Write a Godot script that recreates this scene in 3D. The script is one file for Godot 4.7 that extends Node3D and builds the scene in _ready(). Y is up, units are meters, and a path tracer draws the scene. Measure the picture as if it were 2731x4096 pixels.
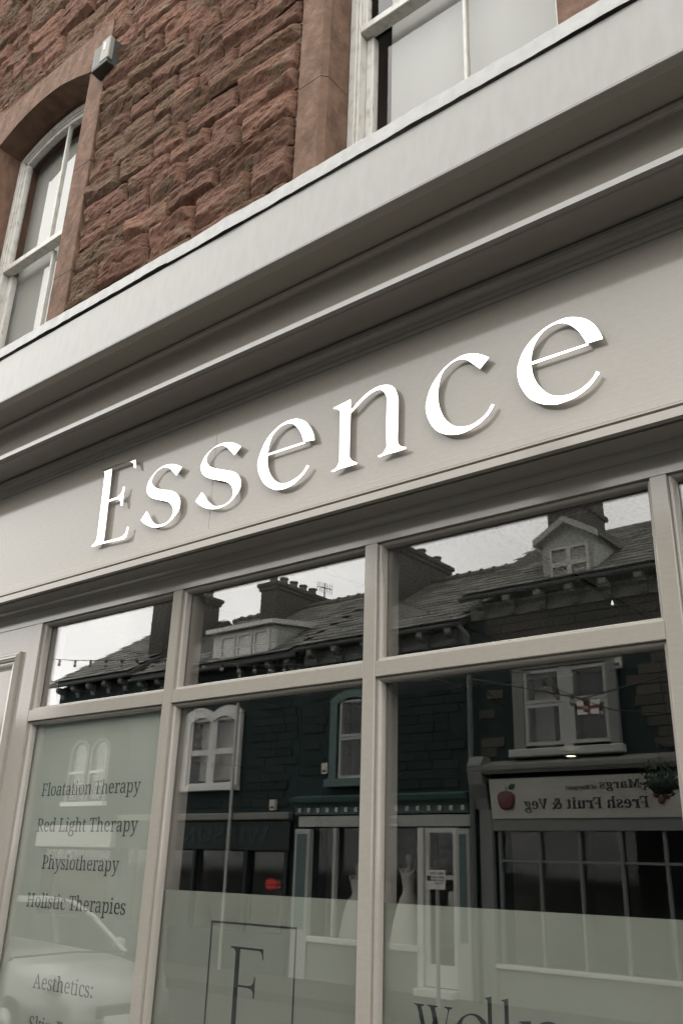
extends Node3D
# A painted shopfront under a red sandstone wall; the street opposite shows only as reflections in the glass.

const ZG := -0.049      # front face of the glass
const ZW := 10.0        # face of the houses opposite

var rng := RandomNumberGenerator.new()
var used := {}
var mat := {}
var nz := FastNoiseLite.new()
var nz2 := FastNoiseLite.new()

# ---------------------------------------------------------------- helpers
func numbered(called: String) -> String:
	if not used.has(called):
		used[called] = 0
		return called
	used[called] += 1
	return "%s_%03d" % [called, used[called]]

func thing(called: String, label: String, category: String, at := Vector3.ZERO, group := "") -> Node3D:
	var o := Node3D.new()
	o.name = numbered(called)
	add_child(o)
	o.position = at
	o.set_meta("label", label)
	o.set_meta("category", category)
	if group != "":
		o.set_meta("group", group)
	return o

func put(called: String, mesh: Mesh, m: Material, parent: Node3D, at := Vector3.ZERO) -> MeshInstance3D:
	var o := MeshInstance3D.new()
	o.name = called
	o.mesh = mesh
	o.material_override = m
	parent.add_child(o, true)
	o.position = at
	return o

func structure(called: String, mesh: Mesh, m: Material, at := Vector3.ZERO) -> MeshInstance3D:
	var o := put(called, mesh, m, self, at)
	o.set_meta("kind", "structure")
	return o

func tri(st: SurfaceTool, a: Vector3, b: Vector3, c: Vector3) -> void:
	var n := (c - a).cross(b - a)
	if n.length_squared() < 1e-18:
		return
	st.set_normal(n.normalized())
	st.add_vertex(a)
	st.add_vertex(b)
	st.add_vertex(c)

func quad(st: SurfaceTool, a: Vector3, b: Vector3, c: Vector3, d: Vector3) -> void:
	tri(st, a, b, c)
	tri(st, a, c, d)

func begin() -> SurfaceTool:
	var st := SurfaceTool.new()
	st.begin(Mesh.PRIMITIVE_TRIANGLES)
	return st

# box from lo to hi with small chamfers on all edges
func add_box(st: SurfaceTool, lo: Vector3, hi: Vector3, b := 0.0) -> void:
	var c := (lo + hi) * 0.5
	var h := (hi - lo) * 0.5
	b = minf(b, minf(h.x, minf(h.y, h.z)) * 0.9)
	if b <= 0.0:
		for ax in 3:
			for s in [-1.0, 1.0]:
				var n := Vector3.ZERO
				n[ax] = s
				var u := Vector3.ZERO
				u[(ax + 1) % 3] = 1.0
				var v := Vector3.ZERO
				v[(ax + 2) % 3] = s
				var p := c + n * h
				quad(st, p - u * h - v * h, p - u * h + v * h, p + u * h + v * h, p + u * h - v * h)
		return
	for ax in 3:
		var a1 := (ax + 1) % 3
		var a2 := (ax + 2) % 3
		for s in [-1.0, 1.0]:
			var p := c
			p[ax] += s * h[ax]
			var u := Vector3.ZERO
			u[a1] = h[a1] - b
			var v := Vector3.ZERO
			v[a2] = (h[a2] - b) * s
			quad(st, p - u - v, p - u + v, p + u + v, p + u - v)
		for s1 in [-1.0, 1.0]:
			for s2 in [-1.0, 1.0]:
				var e0 := c
				e0[a1] += s1 * h[a1]
				e0[a2] += s2 * (h[a2] - b)
				var e1 := c
				e1[a1] += s1 * (h[a1] - b)
				e1[a2] += s2 * h[a2]
				var w := Vector3.ZERO
				w[ax] = h[ax] - b
				if s1 * s2 > 0:
					quad(st, e0 - w, e1 - w, e1 + w, e0 + w)
				else:
					quad(st, e0 - w, e0 + w, e1 + w, e1 - w)
	for sx in [-1.0, 1.0]:
		for sy in [-1.0, 1.0]:
			for sz in [-1.0, 1.0]:
				var s := Vector3(sx, sy, sz)
				var px := c + s * Vector3(h.x, h.y - b, h.z - b)
				var py := c + s * Vector3(h.x - b, h.y, h.z - b)
				var pz := c + s * Vector3(h.x - b, h.y - b, h.z)
				if sx * sy * sz > 0:
					tri(st, px, pz, py)
				else:
					tri(st, px, py, pz)

func box_mesh(lo: Vector3, hi: Vector3, b := 0.0) -> ArrayMesh:
	var st := begin()
	add_box(st, lo, hi, b)
	return st.commit()

func box(called: String, parent: Node3D, lo: Vector3, hi: Vector3, m: Material, b := 0.0) -> MeshInstance3D:
	return put(called, box_mesh(lo, hi, b), m, parent)

# closed outline (a, b) swept along the third axis; axis "x": (z, y), axis "z": (x, y)
func add_prism(st: SurfaceTool, poly: PackedVector2Array, t0: float, t1: float, axis := "z") -> void:
	if Geometry2D.is_polygon_clockwise(poly):
		poly = poly.duplicate()
		poly.reverse()
	var f := func(p: Vector2, t: float) -> Vector3:
		return Vector3(p.x, p.y, t) if axis == "z" else Vector3(t, p.y, p.x)
	var idx := Geometry2D.triangulate_polygon(poly)
	for i in range(0, idx.size(), 3):
		var a := poly[idx[i]]
		var b := poly[idx[i + 1]]
		var c := poly[idx[i + 2]]
		if (b - a).cross(c - a) > 0:
			var k := b
			b = c
			c = k
		if axis == "z":
			tri(st, f.call(a, t1), f.call(b, t1), f.call(c, t1))
			tri(st, f.call(a, t0), f.call(c, t0), f.call(b, t0))
		else:
			tri(st, f.call(a, t1), f.call(c, t1), f.call(b, t1))
			tri(st, f.call(a, t0), f.call(b, t0), f.call(c, t0))
	for i in poly.size():
		var p := poly[i]
		var q := poly[(i + 1) % poly.size()]
		if axis == "z":
			quad(st, f.call(p, t0), f.call(p, t1), f.call(q, t1), f.call(q, t0))
		else:
			quad(st, f.call(p, t1), f.call(p, t0), f.call(q, t0), f.call(q, t1))

func prism(poly: Array, t0: float, t1: float, axis := "z") -> ArrayMesh:
	var st := begin()
	add_prism(st, pack(poly), t0, t1, axis)
	return st.commit()

func flat(poly: Array, z: float) -> ArrayMesh:
	var st := begin()
	var q := pack(poly)
	var idx := Geometry2D.triangulate_polygon(q)
	for i in range(0, idx.size(), 3):
		var a := q[idx[i]]
		var b := q[idx[i + 1]]
		var c := q[idx[i + 2]]
		if (b - a).cross(c - a) > 0:
			tri(st, Vector3(a.x, a.y, z), Vector3(c.x, c.y, z), Vector3(b.x, b.y, z))
		else:
			tri(st, Vector3(a.x, a.y, z), Vector3(b.x, b.y, z), Vector3(c.x, c.y, z))
	return st.commit()

func pack(poly: Array) -> PackedVector2Array:
	var out := PackedVector2Array()
	for p in poly:
		out.append(Vector2(p[0], p[1]))
	return out

func add_tube(st: SurfaceTool, pts: Array, r: float, sides := 8) -> void:
	var rings := []
	for i in pts.size():
		var d: Vector3 = (pts[mini(i + 1, pts.size() - 1)] - pts[maxi(i - 1, 0)]).normalized()
		var u := d.cross(Vector3.UP if absf(d.y) < 0.9 else Vector3.RIGHT).normalized()
		var v := d.cross(u)
		var ring := []
		for k in sides:
			var a := TAU * k / sides
			ring.append(pts[i] + (u * cos(a) + v * sin(a)) * r)
		rings.append(ring)
	for i in rings.size() - 1:
		for k in sides:
			var k2: int = (k + 1) % sides
			quad(st, rings[i][k], rings[i][k2], rings[i + 1][k2], rings[i + 1][k])
	for k in sides - 2:
		tri(st, rings[0][0], rings[0][k + 2], rings[0][k + 1])
		tri(st, rings[-1][0], rings[-1][k + 1], rings[-1][k + 2])

func tube(pts: Array, r: float, sides := 8) -> ArrayMesh:
	var st := begin()
	add_tube(st, pts, r, sides)
	return st.commit()

# profile of (radius, y), turned about the y axis through c; sx, sz squash the section
func lathe(prof: Array, c := Vector3.ZERO, n := 20, sx := 1.0, sz := 1.0) -> ArrayMesh:
	var st := begin()
	st.set_smooth_group(1)
	for i in prof.size() - 1:
		for k in n:
			var a0 := TAU * k / n
			var a1 := TAU * (k + 1) / n
			var p := func(j: int, a: float) -> Vector3:
				return c + Vector3(cos(a) * prof[j][0] * sx, prof[j][1], sin(a) * prof[j][0] * sz)
			for v in [p.call(i, a0), p.call(i + 1, a0), p.call(i + 1, a1), p.call(i, a0), p.call(i + 1, a1), p.call(i, a1)]:
				st.add_vertex(v)
	st.generate_normals()
	return st.commit()

# mitred frame of profile points (inset, z) round a rectangle
func bead_mesh(x0: float, x1: float, y0: float, y1: float, prof: Array) -> ArrayMesh:
	var st := begin()
	for i in prof.size() - 1:
		var a = prof[i]
		var b = prof[i + 1]
		var ca := [Vector3(x0 + a[0], y0 + a[0], a[1]), Vector3(x1 - a[0], y0 + a[0], a[1]), Vector3(x1 - a[0], y1 - a[0], a[1]), Vector3(x0 + a[0], y1 - a[0], a[1])]
		var cb := [Vector3(x0 + b[0], y0 + b[0], b[1]), Vector3(x1 - b[0], y0 + b[0], b[1]), Vector3(x1 - b[0], y1 - b[0], b[1]), Vector3(x0 + b[0], y1 - b[0], b[1])]
		for k in 4:
			quad(st, ca[k], cb[k], cb[(k + 1) % 4], ca[(k + 1) % 4])
	return st.commit()

func lin(r: float, g: float, b: float) -> Color:
	return Color(r, g, b).linear_to_srgb()

func noise_tex(freq: float, oct: int, lo: float, hi: float, sd: int, kind := FastNoiseLite.TYPE_SIMPLEX_SMOOTH, size := 512) -> NoiseTexture2D:
	var n := FastNoiseLite.new()
	n.noise_type = kind
	n.frequency = freq
	n.fractal_octaves = oct
	n.seed = sd
	var t := NoiseTexture2D.new()
	t.width = size
	t.height = size
	t.seamless = true
	t.noise = n
	var g := Gradient.new()
	g.set_color(0, Color(lo, lo, lo))
	g.set_color(1, Color(hi, hi, hi))
	t.color_ramp = g
	return t

func tone_tex(freq: float, oct: int, stops: Array, sd: int) -> NoiseTexture2D:
	var t := noise_tex(freq, oct, 0, 1, sd)
	var g := Gradient.new()
	g.offsets = PackedFloat32Array(stops.map(func(s): return s[0]))
	g.colors = PackedColorArray(stops.map(func(s): return s[1]))
	t.color_ramp = g
	return t

func normal_tex(freq: float, oct: int, sd: int, strength: float) -> NoiseTexture2D:
	var n := FastNoiseLite.new()
	n.noise_type = FastNoiseLite.TYPE_SIMPLEX_SMOOTH
	n.frequency = freq
	n.fractal_octaves = oct
	n.seed = sd
	var t := NoiseTexture2D.new()
	t.width = 512
	t.height = 512
	t.seamless = true
	t.as_normal_map = true
	t.bump_strength = strength
	t.noise = n
	return t

func M(called: String, c: Color, rough := 0.6, tex: Texture2D = null, scale := Vector3.ONE) -> StandardMaterial3D:
	var m := StandardMaterial3D.new()
	m.resource_name = called
	m.albedo_color = c
	m.roughness = rough
	if tex:
		m.albedo_texture = tex
		m.uv1_triplanar = true
		m.uv1_world_triplanar = true
		m.uv1_scale = scale
	mat[called] = m
	return m

func with_normal(m: StandardMaterial3D, t: Texture2D, amount: float) -> void:
	m.normal_enabled = true
	m.normal_texture = t
	m.normal_scale = amount
	m.uv1_triplanar = true
	m.uv1_world_triplanar = true

func smooth_outline(text: String) -> PackedVector2Array:
	var pts := []
	var corner := []
	for tok in text.split(" ", false):
		corner.append(tok.ends_with("c"))
		var xy := tok.trim_suffix("c").split(",")
		pts.append(Vector2(float(xy[0]), float(xy[1])) * 0.001)
	var n := pts.size()
	var out := PackedVector2Array()
	for i in n:
		var p1: Vector2 = pts[i]
		var p2: Vector2 = pts[(i + 1) % n]
		out.append(p1)
		if corner[i] and corner[(i + 1) % n]:
			continue
		var p0: Vector2 = p1 + (p1 - p2) * 0.3 if corner[i] else pts[(i - 1 + n) % n]
		var p3: Vector2 = p2 + (p2 - p1) * 0.3 if corner[(i + 1) % n] else pts[(i + 2) % n]
		for k in [0.25, 0.5, 0.75]:
			out.append(p1.cubic_interpolate(p2, p0, p3, k))
	return out

func text_mesh(words: String, fontname: String, bold := false) -> TextMesh:
	var f := SystemFont.new()
	f.font_names = PackedStringArray([fontname])
	f.font_weight = 700 if bold else 400
	var t := TextMesh.new()
	t.text = words
	t.font = f
	t.font_size = 64
	t.pixel_size = 0.01
	t.depth = 0.02
	t.curve_step = 0.8
	t.horizontal_alignment = HORIZONTAL_ALIGNMENT_LEFT
	t.vertical_alignment = VERTICAL_ALIGNMENT_CENTER
	return t

# lettering that fills the width x0..x1, its capitals standing on y_base up to y_cap; turned: faces -z
func lettering(called: String, parent: Node3D, words: String, fontname: String, x0: float, x1: float, y_base: float, y_cap: float, z: float, m: Material, turned := false, bold := false, thick := 0.0008) -> MeshInstance3D:
	var ref := text_mesh("H", fontname, bold)
	var t := text_mesh(words, fontname, bold)
	var rb := ref.get_aabb()
	var ab := t.get_aabb()
	var sy := (y_cap - y_base) / rb.size.y
	var sx := absf(x1 - x0) / ab.size.x
	var o := put(called, t, m, parent)
	var ds := thick / 0.02
	# the baseline is the same for both texts when set with one font and centred line
	o.scale = Vector3(sx, sy, ds)
	var oy := y_base - rb.position.y * sy
	if turned:
		o.rotation.y = PI
		o.position = Vector3(maxf(x0, x1) + ab.position.x * sx, oy, z)
	else:
		o.position = Vector3(minf(x0, x1) - ab.position.x * sx, oy, z)
	return o

# ---------------------------------------------------------------- scene
func _ready() -> void:
	rng.seed = 7
	nz.seed = 11
	nz.noise_type = FastNoiseLite.TYPE_SIMPLEX_SMOOTH
	nz.frequency = 1.0
	nz.fractal_octaves = 4
	nz2.seed = 23
	nz2.noise_type = FastNoiseLite.TYPE_SIMPLEX_SMOOTH
	nz2.frequency = 1.0
	nz2.fractal_octaves = 2
	make_camera_and_light()
	make_materials()
	make_ground()
	make_stone_house()
	make_shopfront()
	make_letters()
	make_interior()
	make_opposite()
	make_street_things()

func make_camera_and_light() -> void:
	var cam := Camera3D.new()
	cam.name = "camera"
	add_child(cam)
	cam.transform = Transform3D(Basis(Vector3(0.77721007, 0.03046882, -0.62850311), Vector3(0.21246124, 0.92746189, 0.30769249), Vector3(0.59228771, -0.37267425, 0.71435927)).orthonormalized(), Vector3(0, 1.7, 2.6))
	cam.fov = 59.7068
	cam.near = 0.05
	cam.far = 600.0
	cam.current = true
	var env := Environment.new()
	env.background_mode = Environment.BG_SKY
	env.tonemap_mode = Environment.TONE_MAPPER_LINEAR
	env.tonemap_exposure = 1.0
	env.sdfgi_enabled = true
	env.ssao_enabled = true
	env.ssil_enabled = true
	var sky := Sky.new()
	var pan := PanoramaSkyMaterial.new()
	pan.panorama = ImageTexture.create_from_image(cloud_image())
	sky.sky_material = pan
	env.sky = sky
	var we := WorldEnvironment.new()
	we.name = "world_environment"
	we.environment = env
	add_child(we)
	var sun := DirectionalLight3D.new()
	sun.name = "sun"
	sun.light_energy = 0.15
	sun.light_angular_distance = 30.0
	sun.light_color = Color(1.0, 0.96, 0.9)
	sun.shadow_enabled = true
	add_child(sun)
	sun.look_at_from_position(Vector3(-1.0, 10.0, 2.7), Vector3.ZERO)

func cloud_image() -> Image:
	var w := 768
	var h := 384
	var n := FastNoiseLite.new()
	n.seed = 5
	n.noise_type = FastNoiseLite.TYPE_SIMPLEX_SMOOTH
	n.frequency = 1.6
	n.fractal_octaves = 5
	var toward := Vector3(-9, 2.5, 4).normalized()
	var im := Image.create(w, h, false, Image.FORMAT_RGBF)
	for j in h:
		var el := (0.5 - (j + 0.5) / h) * PI
		for i in w:
			var az := (i + 0.5) / w * TAU
			var d := Vector3(cos(el) * sin(az), sin(el), cos(el) * cos(az))
			if el <= 0.0:
				im.set_pixel(i, j, Color(0.2, 0.2, 0.19))
				continue
			var p := d / (d.y + 0.35)
			var v := n.get_noise_3d(p.x * 1.3, p.y * 1.3, p.z * 1.3)
			# thin cloud, pale at the horizon and brighter to one side
			var away := d.angle_to(toward)
			var b := lerpf(3.8, 3.4, smoothstep(0.0, 0.9, d.y)) * (1.0 + 0.3 * v) * (1.0 + 0.08 * exp(-away * away / 0.8))
			im.set_pixel(i, j, Color(b * 1.0, b * 0.985, b * 0.95))
	return im

func make_materials() -> void:
	var blotch := noise_tex(0.012, 5, 0.96, 1.0, 3)
	var grain := noise_tex(0.05, 4, 0.62, 1.0, 4)
	var brush := normal_tex(0.02, 4, 8, 6.0)
	# shop paint: one taupe gloss paint on everything, brushed
	var paint := M("taupe_gloss_paint", lin(0.312, 0.288, 0.254), 0.1, blotch, Vector3(3.0, 9.0, 9.0))
	with_normal(paint, brush, 0.007)
	var worn := M("weathered_gloss_paint", lin(0.295, 0.287, 0.272), 0.26, noise_tex(0.02, 5, 0.945, 1.0, 31), Vector3(1.6, 0.45, 1.6))
	with_normal(worn, brush, 0.012)
	M("lead_flashing", lin(0.38, 0.38, 0.372), 0.4, noise_tex(0.02, 5, 0.88, 1.0, 32), Vector3(1.2, 1.2, 1.2))
	var sash := M("sash_paint", lin(0.52, 0.51, 0.475), 0.4, tone_tex(0.02, 6, [[0.0, Color(0.72, 0.69, 0.64)], [0.22, Color(0.92, 0.91, 0.89)], [0.5, Color(1, 1, 1)]], 33), Vector3(1.5, 0.8, 1.5))
	with_normal(sash, brush, 0.15)
	# stone
	var stone := M("red_sandstone", Color(1, 1, 1), 0.92, grain, Vector3(3.4, 3.4, 3.4))
	stone.vertex_color_use_as_albedo = true
	stone.metallic_specular = 0.3
	with_normal(stone, normal_tex(0.03, 5, 9, 10.0), 0.3)
	var dressed := M("dressed_sandstone", lin(0.19, 0.117, 0.083), 0.85, noise_tex(0.015, 6, 0.74, 1.0, 41), Vector3(0.9, 0.5, 0.9))
	dressed.metallic_specular = 0.3
	with_normal(dressed, normal_tex(0.03, 4, 12, 6.0), 0.35)
	M("mortar", lin(0.29, 0.205, 0.165), 0.95, grain, Vector3(3, 3, 3))
	# metal
	var chrome := M("polished_steel", Color(0.985, 0.98, 0.97), 0.03)
	chrome.metallic = 1.0
	M("dark_peg", lin(0.03, 0.03, 0.03), 0.5)
	# glass
	var g := M("shop_glass", Color(0.86, 0.95, 0.92, 0.0), 0.0)
	g.transparency = BaseMaterial3D.TRANSPARENCY_ALPHA
	var g2 := M("window_glass", Color(0.95, 0.97, 0.96, 0.0), 0.0)
	g2.transparency = BaseMaterial3D.TRANSPARENCY_ALPHA
	var film := M("frosted_film", lin(0.215, 0.228, 0.19), 0.55, noise_tex(0.006, 3, 0.95, 1.0, 51), Vector3(0.5, 0.5, 0.5))
	film.metallic_specular = 0.2
	var pf := M("pale_film", lin(0.35, 0.368, 0.315), 0.55, noise_tex(0.006, 3, 0.95, 1.0, 53), Vector3(0.5, 0.5, 0.5))
	pf.metallic_specular = 0.2
	M("vinyl_lettering", lin(0.008, 0.014, 0.014), 0.5)
	M("blind_cloth", lin(0.3, 0.3, 0.28), 0.9, noise_tex(0.008, 3, 0.93, 1.0, 52), Vector3(0.6, 0.15, 0.6))
	# room
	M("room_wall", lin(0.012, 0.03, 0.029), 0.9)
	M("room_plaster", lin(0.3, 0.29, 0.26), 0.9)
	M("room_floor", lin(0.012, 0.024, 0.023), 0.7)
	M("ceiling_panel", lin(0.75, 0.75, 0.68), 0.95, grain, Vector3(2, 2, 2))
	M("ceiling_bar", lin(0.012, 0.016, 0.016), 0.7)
	# ground
	M("asphalt", lin(0.034, 0.034, 0.033), 0.9, grain, Vector3(1.5, 1.5, 1.5))
	M("paving", lin(0.04, 0.039, 0.037), 0.9, grain, Vector3(0.9, 0.9, 0.9))
	M("white_line_paint", lin(0.6, 0.6, 0.58), 0.7)
	# houses opposite
	for k in 3:
		M("dark_block_%d" % k, [lin(0.02, 0.037, 0.035), lin(0.03, 0.045, 0.041), lin(0.014, 0.03, 0.029)][k], 0.95, grain, Vector3(2, 3, 2))
		M("slate_%d" % k, [lin(0.24, 0.24, 0.215), lin(0.31, 0.3, 0.265), lin(0.18, 0.185, 0.165)][k], 0.8, grain, Vector3(2, 2, 2))
		M("brown_block_%d" % k, [lin(0.11, 0.103, 0.088), lin(0.135, 0.122, 0.104), lin(0.09, 0.09, 0.078)][k], 0.95, grain, Vector3(2, 3, 2))
		mat["slate_%d" % k].metallic_specular = 0.35
	M("dark_joint", lin(0.013, 0.028, 0.027), 0.95)
	M("roof_underlay", lin(0.05, 0.05, 0.048), 0.95)
	M("white_frame", lin(0.6, 0.6, 0.56), 0.5)
	M("cream_render", lin(0.42, 0.43, 0.4), 0.8, blotch, Vector3(1, 1, 1))
	M("grey_render", lin(0.2, 0.21, 0.195), 0.85, blotch, Vector3(1, 1, 1))
	M("pale_stone", lin(0.3, 0.3, 0.27), 0.9, grain, Vector3(2, 2, 2))
	M("teal_paint", lin(0.06, 0.11, 0.102), 0.5)
	M("black_shop_paint", lin(0.004, 0.011, 0.011), 0.7)
	M("dark_letter", lin(0.018, 0.042, 0.04), 0.7)
	M("chimney_brick", lin(0.085, 0.078, 0.066), 0.95, grain, Vector3(3, 5, 3))
	M("clay_pot", lin(0.13, 0.11, 0.09), 0.9)
	M("sign_board", lin(0.5, 0.49, 0.44), 0.6)
	M("sign_text", lin(0.02, 0.03, 0.03), 0.6)
	M("apple_red", lin(0.11, 0.03, 0.027), 0.5)
	M("leaf_green", lin(0.03, 0.05, 0.036), 0.7)
	M("flag_white", lin(0.7, 0.69, 0.66), 0.8)
	M("flag_red", lin(0.2, 0.05, 0.045), 0.8)
	M("dress_white", lin(0.62, 0.6, 0.55), 0.85)
	M("mannequin_skin", lin(0.35, 0.33, 0.29), 0.6)
	M("gutter_paint", lin(0.1, 0.115, 0.108), 0.5)
	M("grey_plastic", lin(0.2, 0.195, 0.175), 0.5)
	M("dark_plastic", lin(0.03, 0.033, 0.03), 0.6)
	M("cream_plastic", lin(0.5, 0.49, 0.43), 0.5)
	M("galvanised_steel", lin(0.28, 0.28, 0.27), 0.5)
	M("cable_black", lin(0.012, 0.012, 0.012), 0.6)
	var bulb := M("frosted_bulb", lin(0.3, 0.24, 0.18), 0.2)
	bulb.metallic_specular = 0.6
	var car := M("silver_car_paint", lin(0.24, 0.245, 0.235), 0.3)
	car.metallic = 0.2
	M("car_glass", lin(0.03, 0.035, 0.035), 0.05)
	M("tyre_rubber", lin(0.015, 0.015, 0.015), 0.8)
	var lampglass := M("headlight_lens", lin(0.3, 0.31, 0.3), 0.25)
	lampglass.metallic = 0.3
	M("number_plate_white", lin(0.6, 0.6, 0.55), 0.5)
	var neon := M("red_neon", lin(0.3, 0.02, 0.015), 0.5)
	neon.emission_enabled = true
	neon.emission = lin(1.0, 0.09, 0.06)
	neon.emission_energy_multiplier = 0.4
	var dl := M("downlight_glow", lin(0.9, 0.86, 0.78), 0.5)
	dl.emission_enabled = true
	dl.emission = Color(1.0, 0.93, 0.82)
	dl.emission_energy_multiplier = 5.0

func make_ground() -> void:
	structure("ground", box_mesh(Vector3(-300, -0.4, -300), Vector3(300, -0.16, 300)), mat.asphalt)
	structure("road", box_mesh(Vector3(-120, -0.159, 2.32), Vector3(120, -0.12, 8.18)), mat.asphalt)
	structure("pavement", box_mesh(Vector3(-120, -0.158, -0.3), Vector3(120, 0.0, 2.3), 0.01), mat.paving)
	structure("pavement_opposite", box_mesh(Vector3(-120, -0.158, 8.2), Vector3(120, 0.0, 11.0), 0.01), mat.paving)

# ---------------------------------------------------------------- sandstone house above the shop
func stone_mesh(x0: float, x1: float, y0: float, y1: float, sd: int) -> ArrayMesh:
	var w := x1 - x0
	var h := y1 - y0
	var nx := maxi(5, int(w / 0.013))
	var ny := maxi(4, int(h / 0.0095))
	var off := Vector3(sd * 3.17, sd * 1.31, sd * 0.73)
	var rr := RandomNumberGenerator.new()
	rr.seed = sd * 977 + 5
	var H := rr.randf_range(0.028, 0.06)
	var cx := (x0 + x1) * 0.5
	var cy := (y0 + y1) * 0.5
	# a pitched face: planes struck off round the edges and a few broken across the face
	var planes := [[H, rr.randf_range(-0.1, 0.1), rr.randf_range(-0.05, 0.3)]]
	var sl := rr.randf_range(1.2, 4.0)
	planes.append([-0.004 + sl * w * 0.5, sl, 0.0])
	sl = rr.randf_range(1.2, 4.0)
	planes.append([-0.004 + sl * w * 0.5, -sl, 0.0])
	sl = rr.randf_range(1.6, 4.0)
	planes.append([-0.004 + sl * h * 0.5, rr.randf_range(-0.08, 0.08), -sl])
	sl = rr.randf_range(0.5, 1.6)
	planes.append([-0.004 + sl * h * 0.5, rr.randf_range(-0.1, 0.1), sl])
	var faces := []
	for k in 1 + rr.randi() % 4:
		var a := rr.randf_range(-0.3, 0.3)
		var b := rr.randf_range(-0.5, 1.0)
		var qx := rr.randf_range(-0.5, 0.5) * w
		var qy := rr.randf_range(-0.5, 0.3) * h
		faces.append([H * rr.randf_range(0.55, 1.0) - a * qx - b * qy, a, b, H * rr.randf_range(0.4, 0.85)])
	var cracks := []
	for k in rr.randi() % 4:
		cracks.append([y0 + h * rr.randf_range(0.15, 0.85), rr.randf_range(0.003, 0.012), rr.randf_range(0.0, 9.0)])
	var hue := rr.randf()
	var base := Color(0.27, 0.147, 0.105).lerp(Color(0.17, 0.092, 0.067), rr.randf())
	if hue < 0.3:
		base = base.lerp(Color(0.165, 0.113, 0.075), 0.6)
	var st := begin()
	st.set_smooth_group(-1)
	var P := []
	var Q := []
	for j in ny + 1:
		for i in nx + 1:
			var u := float(i) / nx
			var v := float(j) / ny
			var x := x0 + w * u
			var y := y0 + h * v
			var e := minf(minf(u, 1.0 - u) * w, minf(v, 1.0 - v) * h)
			var zz := 1.0
			for pl in planes:
				zz = minf(zz, pl[0] + pl[1] * (x - cx) + pl[2] * (y - cy) + 0.004 * nz2.get_noise_3d(x * 12 + off.x, y * 22, pl[0] * 300.0))
			for pl in faces:
				zz = minf(zz, maxf(pl[3], pl[0] + pl[1] * (x - cx) + pl[2] * (y - cy) + 0.006 * nz2.get_noise_3d(x * 10 + off.y, y * 18, pl[0] * 200.0)))
			var fl := nz.get_noise_3d(x * 3.6 + off.x, y * 15.0 + off.y, off.z)
			var fs := fl * 4.0
			zz += 0.013 * ((floorf(fs) + smoothstep(0.0, 0.25, fs - floorf(fs))) / 4.0)
			zz += 0.0045 * nz.get_noise_3d(x * 18 + off.x, y * 34, off.z)
			for ck in cracks:
				var dy := absf(y - ck[0] - 0.018 * nz2.get_noise_2d(x * 6 + ck[2], ck[2]))
				zz -= ck[1] * (1.0 - smoothstep(0.002, 0.012, dy)) * smoothstep(-0.1, 0.3, nz2.get_noise_2d(x * 4, ck[2] + 20.0))
			zz = clampf(zz + 0.008, -0.002, 0.1)
			var jx := 0.006 * nz2.get_noise_3d(x * 22, y * 22, off.x) if e < 0.01 else 0.0
			var jy := 0.006 * nz2.get_noise_3d(x * 20 + 40, y * 20, off.y) if e < 0.01 else 0.0
			P.append(Vector3(x + jx, y + jy, zz))
			var lich := smoothstep(0.1, 0.5, nz.get_noise_3d(x * 2.6 + 9, y * 3.4, 2.0 + off.z * 0.02) + 0.25 * nz2.get_noise_3d(x * 25, y * 25, 1.0))
			var pale := smoothstep(0.42, 0.62, nz.get_noise_3d(x * 5.0 + 30, y * 6.0, 5.0))
			var c := base.lerp(Color(0.13, 0.1, 0.062), lich * 0.72).lerp(Color(0.3, 0.235, 0.175), pale * 0.6)
			c *= 0.86 + 0.3 * (nz2.get_noise_3d(x * 14, y * 30, off.x) * 0.5 + 0.5)
			Q.append(c)
	var W := nx + 1
	var av := func(k: int) -> void:
		st.set_color(Q[k])
		st.add_vertex(P[k])
	for j in ny:
		for i in nx:
			var a := j * W + i
			for k in [a, a + W, a + W + 1, a, a + W + 1, a + 1]:
				av.call(k)
	# skirt into the mortar
	var ring := []
	for i in nx:
		ring.append(i)
	for j in ny:
		ring.append(j * W + nx)
	for i in nx:
		ring.append(ny * W + nx - i)
	for j in ny:
		ring.append((ny - j) * W)
	for r in ring.size():
		var a: int = ring[r]
		var b: int = ring[(r + 1) % ring.size()]
		var pa: Vector3 = P[a]
		var pb: Vector3 = P[b]
		var qa := Vector3(pa.x, pa.y, -0.02)
		var qb := Vector3(pb.x, pb.y, -0.02)
		st.set_color(Q[a])
		for v in [pa, pb, qb, pa, qb, qa]:
			st.add_vertex(v)
	st.generate_normals()
	return st.commit()

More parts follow.
